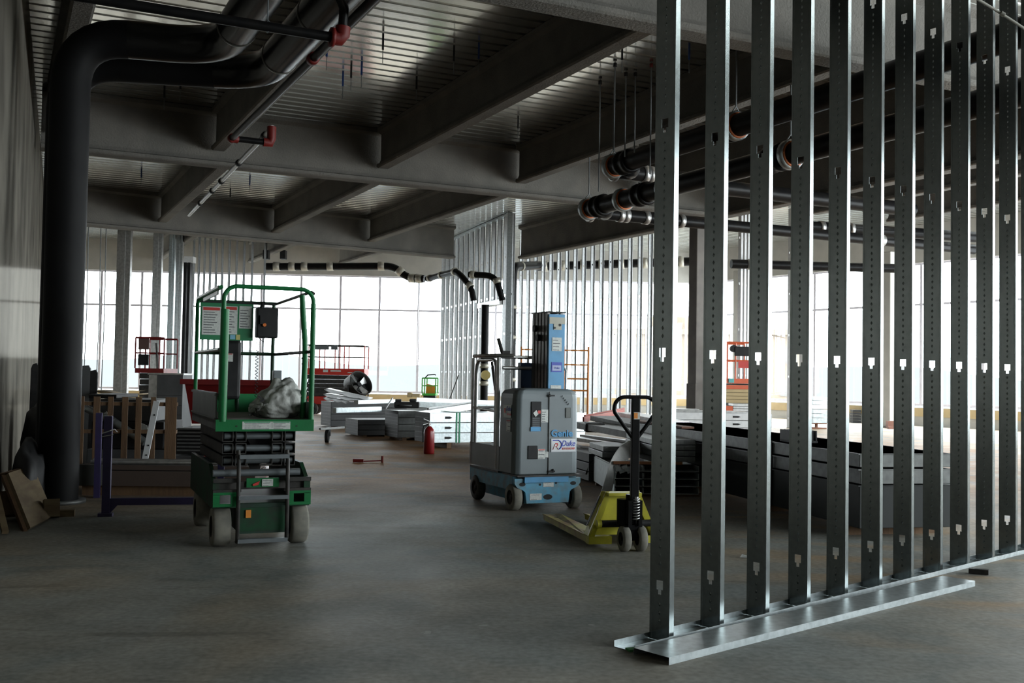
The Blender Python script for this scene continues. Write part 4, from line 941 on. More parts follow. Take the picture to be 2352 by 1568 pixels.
    label_plate('mast_sticker', t, (.12, my - .003, 1.245), .12, .045, lines=2)
    mb = MB(); mb.box((.125, my - .003, 1.455), (.12, .004, .10)); lb = mb.build('blue_sticker', M_bluelab, t)
    mb = MB(); mb.box((.125, my - .006, 1.445), (.10, .002, .055)); mb.build('sticker_window', mat('pale_blue_print', (.45, .5, .7), .5), lb)
    text_obj('sticker_lettering', 'Duke', .03, M_bluelab, lb, (.125, my - .008, 1.445), (R(90), 0, 0), shear=.2)
    mb = MB()
    for (x, y, z) in ((mx0 - .03, my + .28, 1.86), (mx0 - .03, my + .20, 1.76)): mb.cyl((x - .02, y, z), (x + .03, y, z), .035, 14)
    mb.build('cable_pulley', M_blackm, t)
    mb = MB(); mb.box2((mx0 - .12, my + .42, .9), (mx1 - .02, my + .52, 1.5), bev=.01); mb.build('carriage_block', M_navy, t)
    mb = MB(); mb.tube([(mx0 - .05, my + .45, 1.45), (mx0 - .10, my + .45, 1.25), (mx0 - .04, my + .3, 1.1), (mx0 + .02, my + .3, 1.3)], .02, 8); mb.build('hose', M_blackm, t)
    mb = MB(); mb.tube([(mx1 + .05, my + .06, 1.15), (mx1 + .05, my + .06, 1.42), (mx1 + .02, my + .1, 1.47)], .014, 8); mb.build('grab_handle', M_alu, t)
    # basket behind
    mb = MB(); mb.box2((-.36, .50, .335), (.34, 1.30, .365)); mb.build('basket_floor', M_dsteel, t)
    mb = MB(); mb.box2((-.365, .47, .38), (-.353, 1.31, .62)); mb.box2((-.36, 1.30, .38), (.34, 1.312, .60)); mb.build('basket_kick_plate', mat('grey_kick_plate', (.17, .175, .17), .5, .3, scale=5), t)
    zt = 1.57; r = .02
    for y in (.56, 1.28):
        mb = MB(); mb.tube([(-.345, y, .38), (-.345, y, zt - .02)], .024, 10); mb.build('basket_post', M_alu, t)
    mb = MB(); mb.tube([(-.345, .62, .4), (-.345, .62, zt - .12), (-.345, .66, zt - .06), (-.345, .72, zt - .045), (-.345, 1.12, zt - .045), (-.345, 1.18, zt - .1), (-.345, 1.2, zt - .2), (-.345, 1.2, .4)], r, 10); mb.build('gate_hoop', M_alu, t)
    mb = MB(); mb.tube([(-.345, 1.28, zt), (-.345, .56, zt), (-.2, .50, zt)], r, 10); mb.tube([(-.345, 1.28, zt), (.33, 1.29, zt)], r, 10); mb.tube([(.33, 1.29, zt), (.33, .6, zt), (.2, .55, zt - .05)], r, 10); mb.tube([(-.3, .56, zt - .13), (.1, .56, zt - .13)], r, 10); mb.build('top_rail', M_alu, t)
    mb = MB(); mb.tube([(-.345, 1.28, 1.0), (-.345, .56, .98)], .014, 8); mb.tube([(-.345, 1.29, 1.0), (.33, 1.29, 1.0), (.33, .6, 1.0)], .014, 8); mb.tube([(.33, 1.29, .38), (.33, 1.29, zt)], r, 10); mb.build('mid_rail', M_alu, t)
    mb = MB(); mb.tube([(-.345, .75, 1.5), (-.345, .64, 1.2)], .016, 8); mb.tube([(-.33, .62, zt + .18), (-.30, .58, zt + .03)], .02, 8); mb.box2((-.31, .55, zt - .02), (-.22, .6, zt + .05)); mb.build('gate_latch_arm', M_dsteel, t)
    return t
mast_lift()

# ---------------- yellow pallet jack ----------------
def pallet_jack():
    t = thing('pallet_jack', 'yellow pallet jack with a black loop handle, parked beside the near partition', 'pallet jack', (.975, 8.2, 0), R(13.7))
    y0, y1 = .30, 1.74
    for s in (-1, 1):
        xc = s * .20
        mb = MB(); w2 = .085
        mb.prism([(xc - w2, y0, .085), (xc - w2, y1 - .12, .085), (xc - w2 * .8, y1 - .03, .075), (xc - w2 * .5, y1, .06), (xc + w2 * .5, y1, .06), (xc + w2 * .8, y1 - .03, .075), (xc + w2, y1 - .12, .085), (xc + w2, y0, .085)], (0, 0, -.006))
        mb.prism([(xc - w2, y0, .03), (xc - w2, y0, .085), (xc - w2, y1 - .12, .085), (xc - w2, y1 - .14, .035)], (.006, 0, 0))
        mb.prism([(xc + w2 - .006, y0, .03), (xc + w2 - .006, y0, .085), (xc + w2 - .006, y1 - .12, .085), (xc + w2 - .006, y1 - .14, .035)], (.006, 0, 0))
        mb.box2((xc - .035, y0 + .25, .083), (xc + .03, y0 + .27, .088))
        f = mb.build('fork', M_yelw, t)
        mb = MB(); mb.box2((xc - w2 - .004, y0 - .06, .025), (xc + w2 + .02, y0 + .02, .085)); mb.build('fork_heel', M_yellow, f)
        wheel(t, (xc, y1 - .22, .035), .034, .06, M_tyred, M_dsteel, 'load_roller')
    # sloping A-frame between forks and pump
    for s in (-1, 1):
        mb = MB(); xo = s * .27
        mb.prism([(xo, y0 - .03, .05), (xo, y0 + .10, .085), (s * .15, y0 + .02, .44), (s * .11, y0 - .03, .44)], (s * .012, 0, 0))
        mb.bar((xo, y0 - .04, .08), (s * .12, y0 - .03, .43), .02, .05); mb.build('side_brace', M_yellow, t)
    mb = MB(); mb.prism([(-.24, y0 + .02, .10), (.24, y0 + .02, .10), (.13, y0 + .0, .42), (-.13, y0 + .0, .42)], (0, .012, 0)); mb.box2((-.14, y0 - .1, .41), (.14, y0 + .03, .435)); mb.box2((-.26, y0 + .0, .09), (.26, y0 + .03, .16)); mb.build('battery_plate', M_yellow, t)
    mb = MB(); mb.prism([(-.262, y0 + .06, .16), (-.262, y0 + .09, .16), (-.178, y0 + .03, .40), (-.178, y0, .40)], (-.004, 0, 0)); mb.build('black_decal', M_blackm, t)
    mb = MB(); mb.cyl((-.21, .18, .195), (.21, .18, .195), .028, 14); mb.build('rocker_shaft', M_blackm, t)
    mb = MB(); mb.cyl((-.245, .18, .195), (-.21, .18, .195), .034, 12); mb.cyl((.245, .18, .195), (.21, .18, .195), .034, 12); mb.bar((-.26, .26, .08), (-.25, .2, .18), .04, .02); mb.bar((.26, .26, .08), (.25, .2, .18), .04, .02); mb.build('linkage', M_yellow, t)
    mb = MB(); mb.box2((-.075, .0, .16), (.075, .14, .21), bev=.01); mb.cyl((0, .06, .20), (0, .06, .44), .045, 16); mb.cyl((-.05, .10, .2), (-.05, .10, .40), .055, 16); mb.build('pump_block', M_black, t)
    mb = MB(); pts = [(.012 + .026 * math.cos(a * .7), -.015 + .026 * math.sin(a * .7), .245 + a * .0024) for a in range(72)]; mb.tube(pts, .005, 6); mb.cyl((.012, -.015, .40), (.012, -.015, .43), .018, 12); mb.build('return_spring', M_spring, t)
    for s in (-1, 1): wheel(t, (s * .067 - .0, .03, .098), .098, .06, M_tyre, M_blackm, 'steer_wheel')
    mb = MB(); mb.cyl((-.10, .03, .098), (.10, .03, .098), .018, 10); mb.box2((-.03, .01, .1), (.03, .06, .19)); mb.build('axle', M_black, t)
    # handle
    mb = MB(); mb.box2((-.033, -.02, .30), (.033, .02, 1.20), bev=.006); mb.bar((-.04, 0, .40), (-.04, 0, .20), .03, .05); mb.bar((.045, 0, .40), (.045, 0, .20), .03, .05); h = mb.build('tow_bar', M_black, t)
    lp = [(0, 0, .86), (-.085, 0, .97)] + arc((-.085, 0, 1.115), .09, R(200), R(90), 7, (1, 0, 0), (0, 0, 1)) + arc((.085, 0, 1.115), .09, R(90), R(-20), 7, (1, 0, 0), (0, 0, 1)) + [(.085, 0, .97), (0, 0, .86)]
    lp = [Vector((p[0] * 1.0, p[1], p[2])) for p in lp]
    mb = MB(); mb.tube(lp, .0155, 10); mb.build('loop_handle', M_black, h)
    mb = MB(); mb.box((0.004, -.022, 1.06), (.05, .003, .055)); lb = mb.build('handle_sticker', M_label, h)
    mb = MB(); mb.box((-.004, -.0245, 1.06), (.03, .002, .045)); mb.build('orange_print', M_orange, lb)
pallet_jack()

# ---------------- far lifts ----------------
def small_lift(px0, px1, ptop, pbase, v, name, label, m_body, rails, label_cat='scissor lift', body_top=845, body_bot=860, stack=True):
    a = at(px0, ptop, v); b = at(px1, ptop, v); w_ = b.x - a.x; zt = a.z; zb0 = at(px0, body_bot, v).z; zb1 = at(px0, body_top, v).z
    t = thing(name, label, label_cat, (a.x, v, 0), 0)
    mb = MB(); mb.box2((0, 0, zb0), (w_, 1.0, zb1)); mb.build('platform', m_body, t)
    for x in rails:
        mb = MB(); mb.tube([(x * w_, 0, zb1), (x * w_, 0, zt)], .02, 6); mb.tube([(x * w_, .95, zb1), (x * w_, .95, zt)], .02, 6); mb.build('rail_post', m_body, t)
    mb = MB()
    for y in (0, .95):
        mb.tube([(0, y, zt), (w_, y, zt)], .025, 6); mb.tube([(0, y, (zt + zb1) / 2), (w_, y, (zt + zb1) / 2)], .018, 6)
    mb.build('guard_rail', M_dsteel if m_body is M_redlift else m_body, t)
    mb = MB(); mb.box2((w_ * .03, .1, .35), (w_ * .97, .9, .6)); mb.build('chassis', m_body, t)
    for x in (.15, .85):
        wheel(t, (x * w_, .1, .2), .2, .15, M_tyred, M_dsteel, ax=(0, 1, 0)); wheel(t, (x * w_, .9, .2), .2, .15, M_tyred, M_dsteel, ax=(0, 1, 0))
    if stack:
        n = 5; hh = (zb0 - .6) / n
        for k in range(n):
            mb = MB(); z = .6 + hh * (k + .5); mb.box2((w_ * (.05 + .02 * (k % 2)), .2, z - hh * .47), (w_ * (.95 - .02 * (k % 2)), .8, z + hh * .47)); mb.build('scissor_arm', M_dsteel, t)
    return t, w_, zt, zb0, zb1
t, w_, zt, z0, z1 = small_lift(697, 838, 792, 0, 34.0, 'scissor_lift', 'long red scissor lift in front of the far windows', M_redlift, (0, .27, .52, .67, 1), body_top=845, body_bot=860)
for k, (x0, x1) in enumerate(((.16, .42), (.45, .56))):
    mb = MB(); mb.box2((w_ * x0, -.03, zt - .14), (w_ * x1, 0, zt)); mb.build('control_box', M_gsteel, t)
mb = MB(); mb.box2((w_ * .33, -.012, z1 - .12), (w_ * .41, -.002, z1 - .04)); mb.box2((w_ * .45, -.012, z1 - .1), (w_ * .62, -.002, z1 - .05)); mb.prism([(w_ * .72, -.01, z1 - .14), (w_ * .97, -.01, z1 - .14), (w_ * .97, -.01, z1 - .11), (w_ * .74, -.01, z1 - .11)], (0, -.003, 0)); mb.build('white_decal', M_label, t)
t, w_, zt, z0, z1 = small_lift(312, 378, 775, 0, 24.0, 'scissor_lift', 'small dark red scissor lift left of the grey cabinet', M_red, (0, .35, 1), body_top=845, body_bot=856)
mb = MB(); mb.box2((w_ * .12, -.04, zt - .27), (w_ * .48, 0, zt - .02)); mb.box2((w_ * .0, .5, zt - .22), (w_ * .2, .6, zt - .1)); mb.build('document_panel', mat('brown_panel', (.10, .055, .05), .6), t)
mb = MB(); mb.box2((w_ * .12, -.04, zt - .63), (w_ * .48, 0, zt - .38)); mb.build('control_box', M_blackm, t)
mb = MB(); mb.tube([(w_ * .78, 0, z1), (w_ * .76, 0, z1 + .25), (w_ * .72, 0, zt - .12)], .025, 6); mb.build('joystick_cable', M_dsteel, t)
t, w_, zt, z0, z1 = small_lift(970, 1001, 868, 0, 33.0, 'scissor_lift', 'lime green lift basket left of the tall partition', M_lime, (0, .18, 1), body_top=903, body_bot=908)
mb = MB(); mb.tube([(w_ * .2, 0, zt), (w_ * .4, 0, zt + .10), (w_ * .9, 0, zt + .12), (w_, 0, zt + .1)], .02, 6); mb.build('hoop', M_blackm, t)
mb = MB(); mb.prism([(w_ * .22, .3, z1), (w_ * .95, .3, z1), (w_ * .95, .3, z1 + .24), (w_ * .25, .3, z1 + .3)], (0, .1, 0)); mb.build('orange_cover', M_orange, t)
t, w_, zt, z0, z1 = small_lift(1668, 1730, 786, 0, 25.5, 'boom_lift', 'orange lift between the second and third near studs', M_orl, (0, .35, 1), label_cat='lift', body_top=869, body_bot=880)
mb = MB(); mb.box2((w_ * .3, -.05, zt - .33), (w_ * .85, 0, zt - .1), bev=.02); mb.cyl((w_ * .28, -.03, zt - .15), (w_ * .28, .05, zt - .15), .09, 12); mb.build('control_box', M_blackm, t)
mb = MB(); mb.box2((w_ * .45, -.04, zt - .62), (w_, 0, zt - .45)); mb.build('red_box', M_redlift, t)
mb = MB(); mb.box2((w_ * .1, -.02, z1 - .1), (w_ * .3, -.005, z1)); mb.build('teal_decal', mat('teal_print', (.1, .4, .4), .5), t)

# tilted drum fan by the far windows
def drum_fan():
    c = at(823, 884, 24.0); t = thing('drum_fan', 'tilted round drum fan in front of the red scissor lift', 'fan', c, 0)
    axv = Vector((.66, -.58, .48)).normalized()
    mb = MB(); rr = .30; mb.lathe([(rr * .97, -.16), (rr, -.16), (rr, .10), (rr * 1.03, .12), (rr * .97, .12), (rr * .94, .08), (rr * .94, -.14), (rr * .97, -.16)], (0, 0, 0), axv, 36); mb.build('housing', M_dsteel, t)
    mb = MB(); mb.lathe([(0, -.14), (rr * .5, -.14), (rr * .93, -.10), (rr * .93, -.09), (rr * .5, -.12), (0, -.12)], (0, 0, 0), axv, 36); mb.build('rear_guard', M_mid, t)
    x, y = frame_from(axv)
    for k in range(4):
        a = k * math.pi / 2 + .5; d = x * math.cos(a) + y * math.sin(a); n2 = x * -math.sin(a) + y * math.cos(a)
        mb = MB(); mb.add([d * .05 - n2 * .03, d * .27 - n2 * .09, d * .27 + n2 * .07 + axv * .06, d * .05 + n2 * .03 + axv * .02], [(0, 1, 2, 3)]); o = mb.build('blade', M_alu, t); o.modifiers.new('s', 'SOLIDIFY').thickness = .004
    mb = MB(); mb.cyl(axv * -.10, axv * .05, .06, 16); mb.build('motor', M_blackm, t)
    mb = MB(); mb.tube([x * rr * 1.02, Vector((0, 0, -.36)) + x * .3, Vector((0, 0, -.36)) - x * .3, -x * rr * 1.02], .018, 8)
    mb.tube([Vector((-.30, .0, -.40)), Vector((-.34, 0, -.24)), Vector((-.27, 0, -.22))], .02, 8); mb.cyl((-.30, -.05, -.33), (-.30, .05, -.33), .07, 12); mb.build('cradle', M_dsteel, t)
    return c
fan_c = drum_fan()
# orange scaffold frames behind the blue lift
def scaffold():
    a = at(1294, 905, 30.5); b = at(1350, 905, 30.5); t = thing('scaffold_frame', 'orange scaffold frame right of the blue mast', 'scaffold', (a.x, 30.5, 0), 0); w_ = b.x - a.x
    zt = at(1350, 796, 30.5).z; zs = [at(1350, y, 30.5).z for y in (805, 838, 870, 897)]
    for x in (0, w_):
        mb = MB(); mb.tube([(x, 0, .0), (x, 0, zt)], .03, 8); mb.build('upright', M_scaf, t)
    for z in zs:
        mb = MB(); mb.tube([(0, 0, z), (w_, 0, z)], .022, 8); mb.build('rung', M_scaf, t)
    c = at(1198, 800, 31.5); mb = MB(); mb.tube([(c.x, 31.5, 0), (c.x, 31.5, zt)], .028, 8); mb.tube([(c.x, 31.5, zs[0] + .03), (c.x + .6, 31.5, zs[0] + .03)], .022, 8); mb.tube([(c.x + .6, 31.5, 0), (c.x + .6, 31.5, zt)], .028, 8)
    tag(mb.build('scaffold_frame', M_scaf), 'orange scaffold frame mostly hidden left of the blue mast', 'scaffold')
scaffold()
# =====================================================================
# MATERIAL PILES, PALLETS, CARTS
# =====================================================================
def wlabel(o, s, c, g=None): return tag(o, s, c, g)
# ---- strapped bundles of steel studs: layers of stud webs, straps
def bundle(px, py, d, L, wd, h, n, label, m=None, z0=0.09, straps=(), sm=None, knock=(), blocks=True, mend=None, v=None, group=None):
    o = gr(px, py) if v is None else Vector((at(px, py, v).x, v, 0)); d = Vector(d).normalized(); rz = math.atan2(d.y, d.x)
    t = thing('stud_bundle', label, 'stud bundle', o, rz, group); lh = h / n; m = m or M_galv
    for k in range(n):
        mb = MB(); z = z0 + k * lh
        mb.box2((0.0, 0, z + .004), (L, wd, z + lh - .004), bev=.004)
        mb.box2((0, -.004, z + lh * .46), (L, 0, z + lh * .50)); 
        ly = mb.build('stud_layer', m, t)
        for x in knock:
            mb = MB(); mb.prism([(x, -.005, z + lh * .62), (x + .10, -.005, z + lh * .62), (x + .15, -.005, z + lh * .5), (x + .10, -.005, z + lh * .38), (x, -.005, z + lh * .38)], (0, -.002, 0)); mb.build('knockout', M_blackm, ly)
    # channel ends on the near end
    mb = MB(); mb.box2((-.006, .003, z0 + .004), (0.0, wd - .003, z0 + h - .004))
    for k in range(n * 2): mb.box2((-.009, .02, z0 + (k + .94) * h / (n * 2)), (-.006, wd - .02, z0 + (k + 1.0) * h / (n * 2)), 1)
    mb.build('open_end', [mend or M_greyd, M_mid], t)
    for x in straps:
        mb = MB(); mb.box2((x, -.010, z0 - .004), (x + .03, 0, z0 + h + .004)); mb.box2((x, -.010, z0 + h), (x + .03, wd + .01, z0 + h + .006)); mb.build('strap', sm or M_gstrap, t)
    if blocks:
        for x in (L * .12, L * .5, L * .88):
            mb = MB(); mb.box2((x - .045, .01, 0), (x + .045, wd - .01, z0)); mb.build('timber_block', M_wood, t)
    return t, o
# S1: bright bundle behind the fire extinguisher
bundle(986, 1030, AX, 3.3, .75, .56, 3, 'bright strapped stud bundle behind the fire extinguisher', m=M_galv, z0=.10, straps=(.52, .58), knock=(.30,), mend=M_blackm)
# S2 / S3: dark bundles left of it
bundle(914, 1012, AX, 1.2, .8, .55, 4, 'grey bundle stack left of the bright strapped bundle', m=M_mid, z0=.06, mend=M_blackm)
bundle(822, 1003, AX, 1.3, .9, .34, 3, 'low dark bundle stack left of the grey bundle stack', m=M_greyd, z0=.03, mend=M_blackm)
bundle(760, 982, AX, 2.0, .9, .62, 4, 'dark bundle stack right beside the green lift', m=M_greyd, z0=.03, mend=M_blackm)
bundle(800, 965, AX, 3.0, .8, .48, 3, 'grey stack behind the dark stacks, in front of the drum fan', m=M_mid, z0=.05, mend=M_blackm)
def plank(p, q, w_, h_, name, label, cat, m, group=None):
    mb = MB(); mb.bar(p, q, w_, h_); return tag(mb.build(name, m), label, cat, group)
def lay(px0, py0, px1, py1, d0, d1, w_, h_, name, label, cat, m, group=None): return plank(at(px0, py0, d0), at(px1, py1, d1), w_, h_, name, label, cat, m, group)
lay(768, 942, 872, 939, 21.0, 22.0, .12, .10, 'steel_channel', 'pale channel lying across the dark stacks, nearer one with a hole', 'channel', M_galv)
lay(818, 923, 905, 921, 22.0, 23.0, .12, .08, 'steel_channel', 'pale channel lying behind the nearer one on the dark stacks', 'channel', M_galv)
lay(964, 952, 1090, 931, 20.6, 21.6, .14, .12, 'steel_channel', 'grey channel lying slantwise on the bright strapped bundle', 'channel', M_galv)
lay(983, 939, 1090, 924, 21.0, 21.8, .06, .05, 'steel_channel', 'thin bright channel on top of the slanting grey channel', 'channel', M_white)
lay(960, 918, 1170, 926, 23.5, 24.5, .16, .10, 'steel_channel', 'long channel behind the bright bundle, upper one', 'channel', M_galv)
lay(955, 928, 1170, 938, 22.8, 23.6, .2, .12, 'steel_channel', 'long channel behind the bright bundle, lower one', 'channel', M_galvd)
# curled white sheets sloping down to the fan
for k, (x0, y0, x1, y1, dd, lb) in enumerate(((744, 895, 846, 918, 22.5, 'uppermost'), (742, 905, 832, 921, 22.3, 'middle'), (742, 912, 795, 921, 22.1, 'lowest'))):
    a, b = at(x0, y0, dd), at(x1, y1, dd); mb = MB(); vs = []; n = 14
    for i in range(n + 1):
        p = a.lerp(b, i / n); sag = -.035 * abs(math.sin(i / n * math.pi * 2.5)) - .012 * k
        for yy in (0, .35, .7): vs.append(p + Vector((0, yy, (sag if yy == 0 else -.012 * k) + yy * .02)))
    fs = [(i * 3 + j, i * 3 + j + 1, i * 3 + j + 4, i * 3 + j + 3) for i in range(n) for j in range(2)]
    mb.add(vs, fs, 0, True); o = mb.build('metal_sheet', M_white); o.modifiers.new('s', 'SOLIDIFY').thickness = .02
    tag(o, 'bright curled sheet on the stack beside the green lift, %s of three' % lb, 'sheet', 'curled bright sheets beside the green lift')
# black tool case on the stacks
def tool_case():
    c = at(905, 934, 20.8); t = thing('tool_case', 'black tool case lying on the grey bundle stack', 'tool case', (c.x, 20.8, c.z - .02), R(4))
    mb = MB(); mb.box2((0, 0, 0), (.50, .35, .12), bev=.02); mb.build('case_body', M_blackm, t)
    mb = MB(); mb.tube([(.12, -.01, .05), (.12, -.06, .05), (.34, -.06, .05), (.34, -.01, .05)], .014, 8); mb.build('handle', M_greyd, t)
    mb = MB(); mb.box2((.02, .02, .12), (.14, .2, .17), bev=.01); mb.box2((.30, .05, .12), (.44, .25, .18), bev=.02); mb.build('power_tool', M_blackm, t)
tool_case()
lay(886, 938, 902, 913, 20.7, 20.9, .02, .02, 'thin_bar', 'thin bright bar leaning on the black tool case', 'bar', M_white)
mb = MB(); c = at(945, 906, 24); mb.box2((c.x - .09, 23.9, c.z - .06), (c.x + .02, 24.1, c.z + .05), bev=.02); mb.box2((c.x + .02, 23.9, c.z - .05), (c.x + .20, 24.1, c.z + .02)); tag(mb.build('cardboard_scrap', M_tan), 'small tan scrap on the pile left of the lime green lift', 'scrap')

# fire extinguisher
def extinguisher():
    c = gr(985, 1042); t = thing('fire_extinguisher', 'red fire extinguisher on the floor before the bright stud bundle', 'fire extinguisher', c, R(20))
    r = .092; mb = MB(); mb.lathe([(0, 0), (r * .92, 0), (r, .02), (r, .36), (r * .9, .415), (r * .55, .455), (.03, .475), (0, .475)], (0, 0, 0), (0, 0, 1), 24); mb.build('cylinder', M_redx, t)
    mb = MB(); mb.cyl((0, 0, .47), (0, 0, .53), .02, 10); mb.cyl((.0, -.02, .51), (.0, -.045, .51), .02, 10); v = mb.build('valve', M_alu, t)
    mb = MB(); mb.bar((.02, 0, .53), (-.11, 0, .50), .02, .01); mb.bar((.02, 0, .55), (-.10, 0, .60), .02, .01); mb.build('lever', M_alu, v)
    mb = MB(); mb.tube([(-.02, 0, .51), (-.10, .0, .48), (-.115, 0, .40), (-.105, 0, .2)], .011, 8); mb.build('hose', M_blackm, t)
extinguisher()
# small red stake and debris on the floor
c = gr(878, 1062); mb = MB(); mb.cyl(c, c + Vector((0, 0, .10)), .018, 8); mb.bar(c + Vector((-.02, 0, .03)), c + Vector((-.35, -.05, .015)), .02, .02); mb.box(c + Vector((-.36, -.05, .03)), (.16, .06, .05)); tag(mb.build('floor_stub', M_redpipe), 'small red stub standing on the open floor with a lump beside it', 'stub')

# ---- piles right of the blue lift
def open_bundle():
    # two-wide stack of channel sections whose open ends face the camera
    near = gr(1412, 1140); t = thing('channel_stack', 'stack of open-ended steel channels behind the pallet jack handle', 'channel stack', near, R(4.5))
    W, Ht, L, rows, cols_ = .98, .34, 1.5, 4, 3; cw = W / cols_; rh = Ht / rows
    M_sh = mat('channel_sheet', (.33, .34, .32), .5, .5, scale=6, color2=(.22, .23, .22))
    for r_ in range(rows):
        for c in range(cols_):
            mb = MB(); x0 = c * cw; z = .03 + r_ * rh
            mb.box2((x0 + .004, 0, z), (x0 + cw - .004, L, z + .006)); mb.box2((x0 + .004, 0, z), (x0 + .01, L, z + rh * .8)); mb.box2((x0 + cw - .01, .0, z), (x0 + cw - .004, L, z + rh * .8)); 
            mb.box2((x0 + .01, .25, z + .006), (x0 + cw - .01, .27, z + rh * .8), 1)
            mb.build('channel', [M_sh, M_blackm], t)
    mb = MB(); mb.box2((-.02, .05, 0), (W + .02, .14, .03)); mb.box2((-.02, L - .3, 0), (W + .02, L - .2, .03)); mb.build('timber_block', M_wood, t)
    mb = MB(); mb.box2((0, .0, .03), (-.008, L, Ht)); mb.build('side_sheet', M_galvd, t)
    mb = MB(); mb.box2((.18, -.01, .03), (.26, .0, .22)); mb.build('red_end_mark', mat('dull_red_mark', (.12, .02, .02), .7), t)
    mb = MB(); mb.box2((-.02, -.01, Ht + .03), (W - .2, .06, Ht + .06)); mb.build('timber_lath', mat('orange_lath', (.30, .12, .05), .8), t)
    return near
near = open_bundle()
UP = Vector((0, 0, 1))
def slab(px, py, v, L, wd, h, d, name, label, cat, m, n=1, group=None, lip=True):
    # long stack: near-left-bottom corner given, runs along d away from the camera
    o = at(px, py, v); d = Vector(d).normalized(); rz = math.atan2(d.y, d.x) - math.pi / 2
    t = thing(name, label, cat, o, rz, group); k_h = h / n
    for k in range(n):
        mb = MB(); mb.box2((.0 + .012 * (k % 2), .01 * (k % 3), k * k_h), (wd, L, (k + 1) * k_h - .008), bev=.004); 
        if lip: mb.box2((-.006, 0, (k + 1) * k_h - .012), (wd + .006, L, (k + 1) * k_h - .004))
        mb.build('layer', m, t)
    return t
# second stack lying on top of the open channels
T0 = near + UP * .385
def on_top(dx, dy, z, L, wd, h, label, m, n=2, ang=0.0, name='channel_stack', cat='channel stack'):
    o = Vector((near.x + dx, near.y + dy, z)); t = thing(name, label, cat, o, R(7) + ang)
    for k in range(n):
        mb = MB(); mb.box2((.012 * (k % 2), 0, k * h / n), (wd, L, (k + 1) * h / n - .007), bev=.004)
        for j in range(1, 4): mb.box2((wd * j / 4 - .004, -.004, k * h / n + .01), (wd * j / 4 + .004, 0, (k + 1) * h / n - .01))
        mb.build('layer', m, t)
    return t
on_top(.42, .05, .40, 1.3, .52, .26, 'dull stack of channels resting on the open-ended stack', M_mid, n=4)
on_top(-.10, .55, .40, .85, .36, .14, 'grey flat channels left of the dull stack, half under the plastic film', M_mid, n=2)
# dark stack left of the open channels, right beside the blue lift
c = gr(1352, 1108); t = thing('channel_stack', 'dark low stack between the blue lift and the plastic film', 'channel stack', c, R(14))
for k in range(3):
    mb = MB(); mb.box2((.0, 0, .02 + k * .12), (.42, 3.8, .13 + k * .12), bev=.006); mb.build('layer', M_greyd, t)
mb = MB(); mb.tube([(-.005, .1, .1), (.02, -.02, .28), (.10, -.03, .30), (.14, -.02, .12)], .01, 6); mb.build('loose_strap', M_blackm, t)
# long shiny bars
lay(1340, 1000, 1480, 1018, 15.5, 14.0, .12, .03, 'steel_bar', 'long shiny bar right of the blue lift, upper one', 'bar', M_white)
lay(1335, 1008, 1500, 1032, 15.2, 13.7, .24, .05, 'steel_bar', 'wide dull bar just below the long shiny bar', 'bar', M_alu)
lay(1338, 1026, 1408, 1036, 14.8, 14.0, .08, .03, 'steel_bar', 'short shiny bar right of the blue lift, below the wide bar', 'bar', M_white)
lay(1338, 1038, 1368, 1042, 14.7, 14.2, .06, .03, 'steel_bar', 'shortest shiny bar, lowest beside the blue lift', 'bar', M_white)
lay(1338, 1050, 1392, 1060, 14.4, 13.75, .30, .10, 'steel_bar', 'broad grey stack edge under the shiny bars', 'bar', M_galvd)
# pile of flat sheets behind
for k, (x0, y0, x1, y1, d0, d1, w_, h_, m, lb) in enumerate((
        (1350, 975, 1500, 1002, 17.5, 15.5, .55, .10, M_mid, 'dark flat sheets behind the shiny bars, lower layer'),
        (1385, 960, 1530, 990, 18.0, 16.2, .5, .08, M_mid, 'flat grey sheets behind the shiny bars, upper layer'),
        (1440, 951, 1560, 972, 18.6, 17.2, .4, .07, M_alu, 'paler flat sheet lying on top of the grey sheets'))):
    lay(x0, y0, x1, y1, d0, d1, w_, h_, 'steel_sheet', lb, 'sheet', m)
mb = MB(); c = at(1455, 955, 17.0); mb.prism([c, c + Vector((.11, 0, 0)), c + Vector((.11, .04, .05)), c + Vector((0, .04, .05))], (0, .01, 0)); tag(mb.build('paper_sheet', M_label), 'small printed paper on the sheets left of the pallet jack handle', 'paper')
# red ladder
def ladder():
    a, b = at(1340, 963, 18.0), at(1432, 945, 19.5); t = thing('ladder', 'red ladder lying right of the grey lift body', 'ladder', (0, 0, 0))
    dn = (b - a).normalized(); off = Vector((.05, .38, .02))
    for o_ in (Vector(), off):
        mb = MB(); mb.bar(a + o_, b + o_, .03, .085); mb.build('side_rail', M_orp, t)
    for k in range(5):
        p = a.lerp(b, .12 + k * .2); mb = MB(); mb.tube([p + UP * -.02, p + off + UP * -.02], .017, 8); mb.build('rung', M_alu, t)
ladder()
# black kit under ladder
mb = MB(); c = at(1350, 985, 17.0); mb.box2((c.x - .05, 16.9, c.z - .05), (c.x + .28, 17.3, c.z + .10), bev=.03); mb.cyl((c.x + .12, 16.88, c.z), (c.x + .12, 16.95, c.z), .05, 12); tag(mb.build('power_tool', M_blackm), 'black power tool lying under the red ladder', 'tool')
